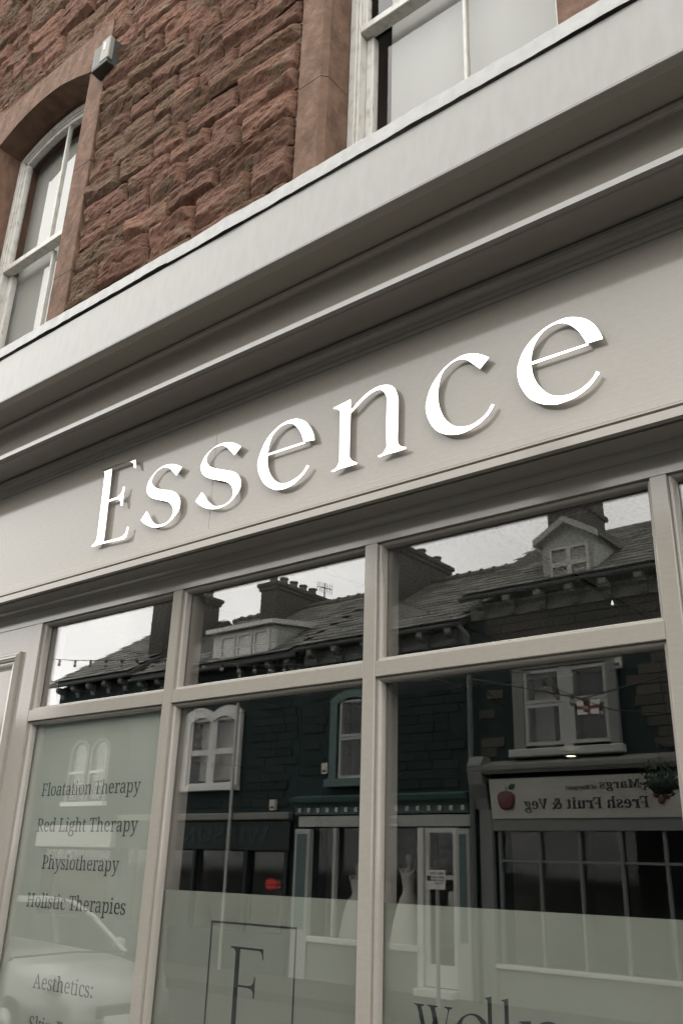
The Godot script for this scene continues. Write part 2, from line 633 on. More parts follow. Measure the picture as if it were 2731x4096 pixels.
func sash_window(parent: Node3D, x0: float, x1: float, y0: float, y1: float, rise: float, rail_y: float, bar_x: float, zf: float) -> void:
	# box frame, upper sash in front of the lower one, one upright glazing bar in each
	var win := Node3D.new()
	win.name = "sash_window"
	parent.add_child(win, true)
	var arch := func(inset: float, n := 14) -> Array:
		var out := []
		for i in n + 1:
			var u := float(i) / n
			var x := lerpf(x0 + inset, x1 - inset, u)
			var t := (x - x0) / (x1 - x0) * 2.0 - 1.0
			out.append([x, y1 - inset + rise * (1.0 - t * t)])
		return out
	var band := func(a: float, b: float, z0: float, z1: float, ylow: float) -> ArrayMesh:
		var st := begin()
		add_box(st, Vector3(x0 + a, ylow, z0), Vector3(x0 + b, y1 - a, z1), 0.003)
		add_box(st, Vector3(x1 - b, ylow, z0), Vector3(x1 - a, y1 - a, z1), 0.003)
		var o: Array = arch.call(a)
		var q: Array = arch.call(b)
		var inner := q.duplicate()
		inner.reverse()
		add_prism(st, pack(o + inner), z0 + 0.001, z1 - 0.001)
		return st.commit()
	put("frame", band.call(0.0, 0.045, zf - 0.09, zf, y0), mat.sash_paint, win)
	put("inner_bead", band.call(0.045, 0.062, zf - 0.09, zf - 0.012, y0), mat.sash_paint, win)
	put("upper_sash", band.call(0.062, 0.1, zf - 0.06, zf - 0.022, rail_y), mat.sash_paint, win)
	box("meeting_rail", win, Vector3(x0 + 0.0621, rail_y - 0.05, zf - 0.085), Vector3(x1 - 0.0621, rail_y - 0.001, zf - 0.01), mat.sash_paint, 0.004)
	var st := begin()
	add_box(st, Vector3(x0 + 0.0622, y0, zf - 0.12), Vector3(x0 + 0.11, rail_y - 0.051, zf - 0.07), 0.004)
	add_box(st, Vector3(x1 - 0.11, y0, zf - 0.12), Vector3(x1 - 0.0622, rail_y - 0.051, zf - 0.07), 0.004)
	add_box(st, Vector3(x0 + 0.1101, y0, zf - 0.12), Vector3(x1 - 0.1101, y0 + 0.08, zf - 0.07), 0.004)
	put("lower_sash", st.commit(), mat.sash_paint, win)
	box("glazing_bar", win, Vector3(bar_x - 0.011, rail_y, zf - 0.055), Vector3(bar_x + 0.011, y1 + rise * 0.6, zf - 0.025), mat.sash_paint, 0.004)
	box("glazing_bar", win, Vector3(bar_x - 0.011, y0 + 0.08, zf - 0.112), Vector3(bar_x + 0.011, rail_y - 0.052, zf - 0.078), mat.sash_paint, 0.004)
	var up: Array = arch.call(0.1)
	up.append([x1 - 0.1, rail_y])
	up.append([x0 + 0.1, rail_y])
	put("upper_pane", flat(up, zf - 0.044), mat.window_glass, win)
	put("lower_pane", flat([[x0 + 0.1102, y0 + 0.0801], [x1 - 0.1102, y0 + 0.0801], [x1 - 0.1102, rail_y - 0.053], [x0 + 0.1102, rail_y - 0.053]], zf - 0.096), mat.window_glass, win)

func make_stone_house() -> void:
	var house := thing("sandstone_house", "red sandstone upper storey with two white sash windows above the shop cornice", "building")
	# mortar bed with the two window openings
	var w1 := [-5.9, -4.68, 4.35, 7.1]
	var w2 := [-2.335, -1.06, 4.35, 7.1]
	var wall_st := begin()
	for b in [[-9.0, 4.3, -5.91, 7.3], [-4.67, 4.3, -2.345, 7.3], [-1.05, 4.3, 2.0, 7.3], [-9.0, 7.3, 2.0, 11.8]]:
		add_box(wall_st, Vector3(b[0], b[1], -0.35), Vector3(b[2], b[3], -0.005))
	var wall := put("wall", wall_st.commit(), mat.mortar, house)
	var courses := [4.70, 4.99, 5.225, 5.42, 5.615, 5.775, 5.965, 6.125, 6.285, 6.455, 6.62, 6.80, 6.98, 7.14, 7.33, 7.535]
	var y := 7.535
	while y < 9.9:
		y += rng.randf_range(0.15, 0.22)
		courses.append(y)
	var joints := {0: [-4.16, -3.68, -3.28, -2.70], 1: [-4.18, -3.69, -3.29, -2.85], 2: [-3.96, -3.53, -3.12], 3: [-4.17, -3.76, -3.42, -2.96], 4: [-4.0, -3.59, -3.24], 5: [-4.1, -3.77, -3.47, -3.02], 6: [-4.23, -3.63, -3.28], 7: [-3.82, -3.41, -3.06], 8: [-4.09, -3.62, -3.20], 9: [-3.90, -3.45, -2.95], 10: [-4.16, -3.57, -3.27, -2.9], 11: [-3.84, -3.4, -3.0]}
	var count := 0
	var gap := 0.019
	for ci in courses.size() - 1:
		var ya: float = courses[ci] + gap * 0.5
		var yb: float = courses[ci + 1] - gap * 0.5
		var spans := []
		if yb < 7.54:
			spans = [[-7.6, -6.125], [-4.478, -2.552]]
		else:
			# only as far as the picture reaches, and a little more
			var right := -2.0 - (ya - 5.9) * 1.15
			spans = [[-7.5, minf(right + 1.6, -2.0)]]
		for sp in spans:
			var xs := [sp[0]]
			if joints.has(ci) and sp[0] > -5.0:
				xs.append_array(joints[ci])
			else:
				var x: float = sp[0] + rng.randf_range(0.2, 0.5)
				while x < sp[1] - 0.2:
					xs.append(x)
					x += rng.randf_range(0.28, 0.62)
			xs.append(sp[1])
			for k in xs.size() - 1:
				count += 1
				put("stone", stone_mesh(xs[k] + gap * 0.5, xs[k + 1] - gap * 0.5, ya, yb, count), mat.red_sandstone, wall)
	# dressed jambs, lintel, reveals
	var jm = mat.dressed_sandstone
	for j in [[4.3, 5.28], [5.285, 6.2], [6.205, 7.14]]:
		put("window_jamb", jamb_mesh(-4.68, -4.48, 0.038, 0.004, j[0], j[1]), jm, house)
		put("window_jamb", jamb_mesh(-6.12, -5.9, 0.038, 0.004, j[0], j[1]), jm, house)
	for j in [[4.3, 5.55], [5.555, 7.1]]:
		put("window_jamb", jamb_mesh(-2.545, -2.335, 0.038, 0.03, j[0], j[1]), jm, house)
		put("window_jamb", jamb_mesh(-1.06, -0.84, 0.038, 0.012, j[0], j[1]), jm, house)
	var ol := [[-6.14, 7.145], [-5.9, 7.145]]
	for i in 17:
		var u := i / 16.0
		ol.append([lerpf(-5.9, -4.68, u), 7.13 + 0.15 * (1.0 - pow(u * 2.0 - 1.0, 2.0)) + 0.006 * nz2.get_noise_2d(i * 3.1, 4.0)])
	ol.append_array([[-4.45, 7.145], [-4.46, 7.525], [-6.14, 7.53]])
	put("lintel", prism(ol, -0.33, 0.05), jm, house)
	put("lintel", prism([[-2.6, 7.11], [-0.8, 7.11], [-0.8, 7.5], [-2.6, 7.5]], -0.33, 0.05), jm, house)
	sash_window(house, -5.898, -4.682, 4.36, 7.125, 0.135, 6.03, -5.255, -0.155)
	sash_window(house, -2.333, -1.062, 4.36, 7.08, 0.0, 6.035, -1.655, -0.155)
	# roller blinds behind the panes and rooms behind those
	for b in [[-5.86, -4.72, 7.2], [-2.16, -1.1, 7.05]]:
		box("blind", house, Vector3(b[0], 4.5, -0.315), Vector3(b[1], b[2], -0.31), mat.blind_cloth)
	for b in [[-6.4, -4.2], [-2.8, -0.6]]:
		var rm := begin()
		add_box(rm, Vector3(b[0], 3.5, -2.4), Vector3(b[1], 7.8, -2.35))
		add_box(rm, Vector3(b[0] - 0.05, 3.5, -2.4), Vector3(b[0], 7.8, -0.351))
		add_box(rm, Vector3(b[1], 3.5, -2.4), Vector3(b[1] + 0.05, 7.8, -0.351))
		add_box(rm, Vector3(b[0] - 0.05, 7.8, -2.4), Vector3(b[1] + 0.05, 7.85, -0.351))
		add_box(rm, Vector3(b[0] - 0.05, 3.45, -2.4), Vector3(b[1] + 0.05, 3.5, -0.351))
		put("room", rm.commit(), mat.room_plaster, house)

func jamb_mesh(x0: float, x1: float, zf: float, ch: float, y0: float, y1: float) -> ArrayMesh:
	var st := begin()
	var P := [[x0, -0.34], [x0, zf - ch], [x0 + ch, zf], [x1 - ch, zf], [x1, zf - ch], [x1, -0.34]]
	for i in P.size():
		var a = P[i]
		var b = P[(i + 1) % P.size()]
		quad(st, Vector3(a[0], y0, a[1]), Vector3(a[0], y1, a[1]), Vector3(b[0], y1, b[1]), Vector3(b[0], y0, b[1]))
	for yy in [y0, y1]:
		var c := Vector3((x0 + x1) * 0.5, yy, -0.1)
		for i in P.size():
			var a = P[i]
			var b = P[(i + 1) % P.size()]
			if yy == y0:
				tri(st, c, Vector3(a[0], yy, a[1]), Vector3(b[0], yy, b[1]))
			else:
				tri(st, c, Vector3(b[0], yy, b[1]), Vector3(a[0], yy, a[1]))
	return st.commit()

# ---------------------------------------------------------------- shopfront
func make_shopfront() -> void:
	var s := thing("shopfront", "taupe painted timber shopfront with large windows, moulded fascia and deep cornice", "shopfront")
	var p = mat.taupe_gloss_paint
	var X0 := -9.0
	var X1 := 3.0
	# head rail and architrave
	put("head_rail", prism([[-0.12, 2.8865], [0.0, 2.8865], [0.0, 2.9535], [0.006, 2.956], [0.012, 2.964], [0.016, 2.975], [0.022, 2.9852], [0.022, 3.0], [-0.12, 3.0]], X0, X1, "x"), p, s)
	put("architrave", prism([[0.0222, 2.986], [0.122, 2.986], [0.122, 3.006], [0.137, 3.006], [0.137, 2.986], [0.162, 2.986], [0.162, 3.0158], [0.118, 3.017], [0.118, 3.034], [0.146, 3.034], [0.146, 3.0405], [0.140, 3.0435], [0.098, 3.045], [0.098, 3.057], [0.118, 3.057], [0.118, 3.0815], [0.112, 3.084], [0.070, 3.086], [0.070, 3.099], [0.087, 3.099], [0.087, 3.105], [0.084, 3.108], [0.076, 3.1105], [0.0222, 3.1105]], X0, X1, "x"), p, s)
	# fascia board in two lengths, a hairline joint at the second letter s
	for b in [[X0, -2.888], [-2.8868, X1]]:
		box("fascia_board", s, Vector3(b[0], 3.1, 0.0), Vector3(b[1], 3.86, 0.06), p, 0.0012)
	# ledge with its bed moulding and worn front edge
	put("bed_moulding", prism([[0.059, 3.715], [0.067, 3.715], [0.067, 3.733], [0.078, 3.733], [0.078, 3.752], [0.087, 3.754], [0.094, 3.760], [0.099, 3.769], [0.101, 3.775], [0.110, 3.775], [0.110, 3.790], [0.070, 3.790], [0.070, 3.8022], [0.059, 3.8022]], X0, X1, "x"), p, s)
	put("ledge_soffit", prism([[0.059, 3.8025], [0.272, 3.786], [0.278, 3.79], [0.293, 3.788], [0.293, 3.806], [0.059, 3.85]], X0, X1, "x"), p, s)
	put("ledge_edge", prism([[0.2932, 3.7855], [0.308, 3.7855], [0.308, 3.8105], [0.2932, 3.812]], X0, X1, "x"), mat.weathered_gloss_paint, s)
	put("frieze", prism([[0.0, 3.828], [0.13, 3.828], [0.13, 4.16], [0.0, 4.16]], X0, X1, "x"), p, s)
	put("cornice_moulding", prism([[0.1302, 4.122], [0.135, 4.122], [0.135, 4.127], [0.148, 4.128], [0.154, 4.131], [0.156, 4.134], [0.168, 4.134], [0.168, 4.143], [0.136, 4.143], [0.136, 4.1535], [0.1302, 4.1535]], X0, X1, "x"), p, s)
	put("cornice_soffit", prism([[0.1302, 4.1545], [0.318, 4.131], [0.318, 4.126], [0.3575, 4.126], [0.3575, 4.139], [0.34, 4.142], [0.34, 4.2], [0.1302, 4.2]], X0, X1, "x"), p, s)
	for b in [[X0, -4.905, 0.0], [-4.9035, X1, 0.002]]:
		put("cornice_fascia", prism([[0.3405, 4.1425], [0.358 + b[2], 4.1425], [0.359 + b[2], 4.444], [0.3405, 4.444]], b[0], b[1], "x"), mat.weathered_gloss_paint, s)
	var bead := []
	for k in 9:
		var a := -PI * 0.5 + PI * k / 8.0
		bead.append([0.3576 + 0.0075 * cos(a), 4.1325 + 0.0065 * sin(a)])
	put("cornice_bead", prism(bead, X0, X1, "x"), mat.weathered_gloss_paint, s)
	# lead flashing: top sheet and a wavy hanging lip in three lengths
	var n := 260
	for seg in [[X0, -4.55, 0.0], [-4.552, -3.02, 0.006], [-3.021, X1, -0.001]]:
		var st := begin()
		st.set_smooth_group(1)
		var row := func(x: float) -> Array:
			var w := 0.0025 * nz2.get_noise_2d(x * 2.2, 1.0) + 0.0012 * nz2.get_noise_2d(x * 9.0, 5.0)
			var zl := 0.372 + 0.004 * nz2.get_noise_2d(x * 3.0, 9.0) + 0.002 * nz2.get_noise_2d(x * 14.0, 2.0)
			var yl: float = 4.453 + 0.004 * nz2.get_noise_2d(x * 1.1, 3.0) + 0.0015 * nz2.get_noise_2d(x * 7.0, 6.0) + seg[2]
			return [Vector3(x, 4.62, 0.0), Vector3(x, 4.534 + w, zl - 0.012), Vector3(x, 4.530 + w, zl - 0.004), Vector3(x, 4.524 + w, zl), Vector3(x, yl, zl + 0.002), Vector3(x, yl + 0.001, zl - 0.001), Vector3(x, 4.52 + w, zl - 0.004), Vector3(x, 4.6, 0.0)]
		var k: int = int((seg[1] - seg[0]) / 12.0 * n * 2)
		for i in k:
			var a: Array = row.call(lerpf(seg[0], seg[1], float(i) / k))
			var b: Array = row.call(lerpf(seg[0], seg[1], float(i + 1) / k))
			for j in a.size() - 1:
				quad(st, a[j], a[j + 1], b[j + 1], b[j])
		put("flashing", st.commit(), mat.lead_flashing, s)
	# posts, mullions, transoms, sills
	for b in [[-4.2835, -4.2105], [-3.157, -3.0985], [-2.0305, -1.973], [-0.897, -0.842], [0.3, 0.36]]:
		box("mullion", s, Vector3(b[0], 0.45, -0.15), Vector3(b[1], 2.886, 0.0), p, 0.0025)
	var bays := [[-4.2105, -3.157], [-3.0985, -2.0305], [-1.973, -0.897], [-0.842, 0.3]]
	for b in bays:
		box("transom", s, Vector3(b[0] + 0.0003, 2.3625, -0.12), Vector3(b[1] - 0.0003, 2.421, -0.0008), p, 0.0025)
		box("sill", s, Vector3(b[0] + 0.0003, 0.45, -0.12), Vector3(b[1] - 0.0003, 0.55, -0.0008), p, 0.003)
	box("stall_riser", s, Vector3(-4.2835, 0.0, -0.12), Vector3(0.36, 0.449, -0.01), p)
	var prof := [[0.0, -0.05], [0.0, -0.0155], [0.003, -0.0135], [0.007, -0.014], [0.011, -0.017], [0.0145, -0.022], [0.0165, -0.028], [0.0175, -0.035], [0.0178, -0.0489]]
	for b in bays:
		for r in [[0.55, 2.3625], [2.421, 2.8865]]:
			# sealed unit: two sheets of glass
			box("pane", s, Vector3(b[0], r[0], ZG - 0.003), Vector3(b[1], r[1], ZG), mat.shop_glass)
			box("inner_pane", s, Vector3(b[0], r[0], ZG - 0.01), Vector3(b[1], r[1], ZG - 0.007), mat.shop_glass)
			put("bead", bead_mesh(b[0], b[1], r[0], r[1], prof), p, s)
			var back := [[0.0, -0.0615], [0.016, -0.0615], [0.016, -0.085], [0.0, -0.085]]
			if r[0] > 1.0:
				put("inner_bead", bead_mesh(b[0], b[1], r[0], r[1], back), p, s)
	# frosted film on the inside of the panes, with dark lettering
	var zt := -0.0597
	var films := [[-4.2105, -3.157, 2.3625], [-3.0985, -2.0305, 1.6055], [-1.973, -0.897, 1.603], [-0.842, 0.3, 1.604]]
	var fo := []
	for f in films:
		fo.append(box("frosted_film", s, Vector3(f[0], 0.55, -0.0612), Vector3(f[1], f[2], -0.0605), mat.pale_film if f[2] > 2.0 else mat.frosted_film))
	var v = mat.vinyl_lettering
	for t in [["Floatation Therapy", -4.076, -3.316, 1.996, 2.056], ["Red Light Therapy", -4.072, -3.305, 1.83, 1.891], ["Physiotherapy", -3.984, -3.405, 1.664, 1.724], ["Holistic Therapies", -4.066, -3.328, 1.496, 1.556], ["Aesthetics:", -3.92, -3.484, 1.167, 1.226], ["Skin Peels", -3.91, -3.5, 1.0, 1.058]]:
		lettering("lettering", fo[0], t[0], "Droid Serif", t[1], t[2], t[3], t[4], zt, v, false, false, 0.0005)
	# square outline round a tall E
	var st := begin()
	for b in [[-2.794, 1.4975, -2.349, 1.5045], [-2.794, 1.02, -2.349, 1.027], [-2.794, 1.0271, -2.787, 1.4974], [-2.356, 1.0271, -2.349, 1.4974]]:
		add_box(st, Vector3(b[0], b[1], zt - 0.0003), Vector3(b[2], b[3], zt + 0.0002))
	put("square_outline", st.commit(), v, fo[1])
	var big := begin()
	add_prism(big, moved(smooth_outline(logo_E()), Vector2.ZERO, 1.0), zt - 0.0003, zt + 0.0002)
	put("lettering", big.commit(), v, fo[1])
	# wellness
	var wl := begin()
	for o in wellness():
		add_prism(wl, o, zt - 0.0003, zt + 0.0002)
	put("lettering", wl.commit(), v, fo[2])
	# panelled pilaster at the left
	box("pilaster", s, Vector3(-5.6, 0.0, -0.12), Vector3(-4.2845, 2.886, -0.003), p, 0.002)
	var fr := [[0.0, -0.003], [0.0, 0.012], [0.004, 0.016], [0.012, 0.018], [0.02, 0.022], [0.03, 0.024], [0.034, 0.02], [0.044, 0.016], [0.05, 0.009], [0.058, 0.009], [0.07, 0.007], [0.08, 0.001], [0.09, -0.003]]
	put("panel_moulding", bead_mesh(-5.45, -4.356, 0.6, 2.745, fr), p, s)
	# a white splash on the right upper pane
	put("paint_splash", lathe([[0.0, -0.006], [0.0035, -0.004], [0.0045, 0.0], [0.003, 0.005], [0.001, 0.011], [0.0, 0.013]], Vector3(-1.0703, 2.51, -0.0485), 10, 1.0, 0.3), mat.flag_white, s)
	# nail heads and paint blisters under the architrave and on the cornice bead
	for k in 9:
		var x := -4.9 + k * 0.49 + rng.randf_range(-0.05, 0.05)
		put("nail_head", lathe([[0.0, -0.0035], [0.005, -0.003], [0.0085, -0.001], [0.0095, 0.001]], Vector3(x, 2.9862, 0.07 + rng.randf_range(-0.01, 0.01)), 10), p, s)

func moved(poly: PackedVector2Array, by: Vector2, k: float) -> PackedVector2Array:
	var out := PackedVector2Array()
	for q in poly:
		out.append(q * k + by)
	return out

func logo_E() -> String:
	return "-2678,1422c -2509,1422c -2506,1386c -2511,1386c -2514,1402 -2524,1413 -2540,1415c -2628,1415c -2628,1296c -2582,1296c -2562,1299 -2550,1311 -2547,1327c -2542,1327c -2543,1258c -2548,1258c -2550,1276 -2562,1286 -2582,1289c -2628,1289c -2628,1080c -2550,1080c -2524,1083 -2508,1096 -2500,1122c -2495,1122c -2502,1072c -2682,1072c -2682,1077c -2664,1080 -2652,1090 -2651,1110c -2651,1385c -2652,1404 -2662,1414 -2678,1417c"

func wellness() -> Array:
	# w e l l n e s s, thin serifs; only its upper half is in the picture
	var out := []
	var y0 := 1.18
	var yx := 1.315
	var ya := 1.357
	var w := func(s: String) -> void: out.append(smooth_outline(s))
	w.call("-1839,1315c -1800,1315c -1800,1311c -1808,1310 -1810,1306 -1807,1298c -1785,1213c -1766,1280c -1754,1280c -1784,1178c -1792,1178c -1822,1295c -1826,1306 -1831,1311 -1839,1312c")
	w.call("-1788,1316c -1748,1316c -1748,1312c -1757,1311 -1759,1307 -1756,1298c -1735,1215c -1714,1295c -1711,1306 -1714,1311 -1724,1313c -1724,1317c -1696,1317c -1696,1313c -1704,1311 -1707,1306 -1711,1296c -1739,1178c -1747,1178c -1772,1294c -1776,1307 -1780,1311 -1788,1313c")
	var eo := smooth_outline("-2245,3375c -2251,3401 -2262,3426 -2276,3449 -2298,3476 -2322,3494 -2351,3508 -2383,3515 -2417,3515 -2451,3508 -2482,3494 -2510,3477 -2535,3452 -2554,3420 -2568,3386 -2574,3360 -2572,3333 -2563,3305 -2547,3275 -2526,3246 -2497,3222 -2467,3204 -2443,3195 -2411,3191 -2383,3192 -2356,3197 -2329,3209 -2303,3225 -2284,3242 -2268,3260c -2281,3269c -2294,3251 -2313,3236 -2338,3225 -2365,3218 -2390,3215 -2413,3218 -2437,3227 -2462,3245 -2482,3267 -2496,3290 -2508,3318 -2514,3348 -2516,3381 -2511,3421 -2502,3449 -2491,3470 -2470,3486 -2445,3498 -2419,3502 -2395,3500 -2376,3492 -2357,3475 -2337,3451 -2323,3429 -2314,3407 -2305,3384c")
	var k := 0.4
	out.append(moved(eo, Vector2(-1.689 + 2.574 * k * 0.82 / 0.82, y0 - 3.195 * k), k))
	out.append(moved(smooth_outline("-2305,3391c -2303,3384c -2512,3384c -2512,3391c"), Vector2(-1.689 + 2.574 * k, y0 - 3.195 * k), k))
	for x in [-1.579, -1.522]:
		var q: float = x * 1000
		out.append(smooth_outline("%d,1355c %d,1358 %d,1361c %d,1190c %d,1183 %d,1180 %d,1179c %d,1175c %d,1175c %d,1179c %d,1180 %d,1183 %d,1190c %d,1340c %d,1350 %d,1352 %d,1352c" % [q, q + 14, q + 23, q + 23, q + 25, q + 29, q + 37, q + 37, q - 6, q - 6, q + 2, q + 7, q + 9, q + 9, q + 8, q + 4, q]))
	out.append(moved(smooth_outline(glyphs().n), Vector2(-1.465 + 2.147 * 0.42, y0 - 3.2 * 0.42), 0.42))
	out.append(moved(eo, Vector2(-1.3 + 2.574 * k, y0 - 3.195 * k), k))
	for q in [[-1.16], [-1.05]]:
		out.append(moved(smooth_outline(glyphs().s1), Vector2(q[0] + 3.357 * k, y0 - 3.195 * k), k))
	return out

func glyphs() -> Dictionary:
	return {
		"E": "-3745,3631c -3464,3625c -3447,3566c -3466,3573c -3474,3595 -3489,3609 -3514,3619c -3654,3622c -3647,3437c -3577,3436c -3551,3447 -3537,3467 -3537,3483c -3521,3479c -3524,3430 -3519,3377c -3538,3379c -3542,3399 -3552,3414 -3570,3424c -3646,3425c -3640,3223 -3647,3206c -3518,3201c -3484,3206 -3465,3222 -3461,3248c -3446,3243c -3456,3192c -3475,3186 -3511,3188c -3640,3196 -3698,3197 -3724,3196c -3741,3202c -3718,3213 -3703,3233 -3701,3260c -3711,3600c -3720,3615 -3733,3624",
		"s1": "-3087,3474c -3130,3498 -3174,3513 -3217,3519 -3259,3513 -3299,3492 -3329,3465 -3340,3434 -3339,3413 -3325,3389 -3298,3367 -3256,3347 -3206,3328 -3166,3312 -3141,3294 -3123,3271 -3118,3250 -3124,3232 -3138,3215 -3163,3205 -3200,3203 -3234,3212 -3260,3229 -3283,3254 -3305,3283 -3320,3299c -3357,3261c -3334,3241 -3296,3218 -3255,3200 -3217,3193 -3180,3192 -3149,3198 -3119,3211 -3093,3231 -3077,3250 -3073,3275 -3077,3302 -3091,3325 -3114,3347 -3152,3367 -3206,3385 -3251,3402 -3283,3421 -3304,3445 -3307,3463 -3294,3487 -3268,3505 -3235,3510 -3206,3505 -3180,3492 -3156,3470 -3123,3439c",
		"s2": "-2688,3471c -2720,3493 -2749,3508 -2778,3517 -2814,3524 -2846,3523 -2877,3515 -2908,3501 -2932,3483 -2945,3461 -2953,3441 -2948,3423 -2938,3403 -2916,3382 -2881,3362 -2841,3345 -2801,3330 -2765,3314 -2738,3294 -2724,3274 -2716,3251 -2718,3235 -2727,3221 -2744,3211 -2768,3204 -2799,3205 -2828,3211 -2854,3226 -2876,3245 -2895,3268 -2910,3288 -2928,3304c -2966,3267c -2940,3246 -2905,3223 -2868,3207 -2835,3198 -2804,3194 -2776,3196 -2749,3201 -2720,3213 -2698,3230 -2679,3249 -2671,3272 -2673,3296 -2683,3317 -2700,3338 -2730,3357 -2769,3373 -2814,3390 -2858,3408 -2889,3426 -2909,3449 -2917,3469 -2912,3485 -2898,3501 -2874,3514 -2848,3516 -2822,3514 -2799,3505 -2778,3489 -2754,3465 -2728,3438c",
		"e1": "-2245,3375c -2251,3401 -2262,3426 -2276,3449 -2298,3476 -2322,3494 -2351,3508 -2383,3515 -2417,3515 -2451,3508 -2482,3494 -2510,3477 -2535,3452 -2554,3420 -2568,3386 -2574,3360 -2572,3333 -2563,3305 -2547,3275 -2526,3246 -2497,3222 -2467,3204 -2443,3195 -2411,3191 -2383,3192 -2356,3197 -2329,3209 -2303,3225 -2284,3242 -2268,3260c -2281,3269c -2294,3251 -2313,3236 -2338,3225 -2365,3218 -2390,3215 -2413,3218 -2437,3227 -2462,3245 -2482,3267 -2496,3290 -2508,3318 -2514,3348 -2516,3381 -2511,3421 -2502,3449 -2491,3470 -2470,3486 -2445,3498 -2419,3502 -2395,3500 -2376,3492 -2357,3475 -2337,3451 -2323,3429 -2314,3407 -2305,3384c",
		"e1bar": "-2297,3384c -2297,3375c -2517,3377c -2519,3387c",
		"n": "-2056,3508c -2054,3456c -2035,3470 -2012,3486 -1984,3502 -1955,3514 -1924,3520 -1893,3519 -1865,3511 -1846,3500 -1831,3482 -1821,3459 -1815,3434 -1814,3401 -1815,3328 -1816,3251 -1811,3232 -1798,3218 -1775,3208c -1775,3202c -1819,3201 -1861,3203 -1883,3202 -1903,3201c -1910,3209c -1891,3212 -1878,3222 -1868,3239 -1869,3259 -1871,3345 -1870,3445 -1875,3466 -1885,3486 -1899,3499 -1916,3504 -1935,3503 -1961,3496 -1989,3482 -2017,3464 -2043,3448 -2054,3440c -2055,3376 -2054,3254 -2050,3239 -2038,3223 -2014,3208c -2012,3202c -2052,3202 -2101,3203 -2124,3200 -2142,3201c -2147,3206c -2128,3210 -2113,3223 -2106,3244 -2106,3264 -2109,3392 -2110,3460 -2113,3471 -2124,3483 -2147,3492c -2147,3497c",
		"c": "-1404,3470c -1425,3487 -1449,3502 -1475,3513 -1502,3520 -1529,3520 -1556,3514 -1584,3503 -1612,3486 -1635,3465 -1656,3440 -1671,3411 -1680,3382 -1685,3355 -1682,3325 -1673,3296 -1660,3268 -1640,3241 -1615,3221 -1589,3207 -1562,3199 -1533,3194 -1505,3196 -1477,3203 -1448,3213 -1425,3228 -1406,3245 -1390,3268c -1401,3275c -1413,3257 -1431,3239 -1453,3228 -1478,3219 -1504,3217 -1530,3222 -1557,3233 -1578,3251 -1600,3277 -1615,3309 -1625,3343 -1629,3375 -1628,3406 -1621,3440 -1611,3469 -1594,3489 -1571,3502 -1546,3508 -1522,3505 -1502,3496 -1483,3478 -1444,3436c",
		"e2": "-971,3385c -976,3405 -985,3429 -999,3455 -1018,3479 -1040,3496 -1067,3510 -1093,3518 -1122,3519 -1154,3515 -1185,3506 -1215,3490 -1244,3469 -1269,3441 -1284,3409 -1293,3381 -1293,3352 -1287,3319 -1274,3286 -1256,3254 -1232,3230 -1207,3213 -1179,3201 -1151,3193 -1120,3193 -1090,3196 -1062,3205 -1033,3220 -1011,3239 -991,3260c -1003,3271c -1017,3251 -1037,3236 -1060,3224 -1086,3218 -1111,3217 -1137,3221 -1160,3230 -1181,3245 -1201,3269 -1219,3298 -1231,3330 -1236,3363 -1237,3395 -1232,3424 -1223,3450 -1206,3475 -1183,3496 -1157,3506 -1133,3508 -1109,3502 -1090,3490 -1072,3472 -1053,3445 -1039,3416 -1028,3388c",
		"e2bar": "-1022,3388c -1024,3380c -1238,3379c -1238,3391c",
	}

func make_letters() -> void:
	var g := glyphs()
	var zb := 0.081
	var zf := 0.085
	for d in [
		["E", [], "tall polished metal capital E at the start of the shop sign", [[-3.68, 3.25], [-3.68, 3.55]]],
		["s1", [], "polished metal letter s right after the capital E of the shop sign", [[-3.21, 3.36], [-3.24, 3.198]]],
		["s2", [], "polished metal letter s over the joint in the fascia board", [[-2.81, 3.36], [-2.7, 3.29]]],
		["e1", ["e1bar"], "polished metal letter e between the letters s and n of the shop sign", [[-2.54, 3.37], [-2.3, 3.44]]],
		["n", [], "polished metal letter n in the middle of the shop sign", [[-2.08, 3.3], [-1.843, 3.3]]],
		["c", [], "polished metal letter c after the n of the shop sign", [[-1.655, 3.36], [-1.47, 3.495]]],
		["e2", ["e2bar"], "polished metal letter e at the end of the shop sign", [[-1.265, 3.36], [-1.02, 3.44]]],
	]:
		var t := thing("sign_letter", d[2], "letter", Vector3.ZERO, "letters of the shop sign")
		var st := begin()
		add_prism(st, smooth_outline(g[d[0]]), zb, zf)
		put("face_plate", st.commit(), mat.polished_steel, t)
		for b in d[1]:
			var sb := begin()
			add_prism(sb, smooth_outline(g[b]), zb + 0.0004, zf - 0.0004)
			put("crossbar", sb.commit(), mat.polished_steel, t)
		for q in d[3]:
			put("stand_off", tube([Vector3(q[0], q[1], 0.0605), Vector3(q[0], q[1], zb)], 0.0035, 8), mat.dark_peg, t)

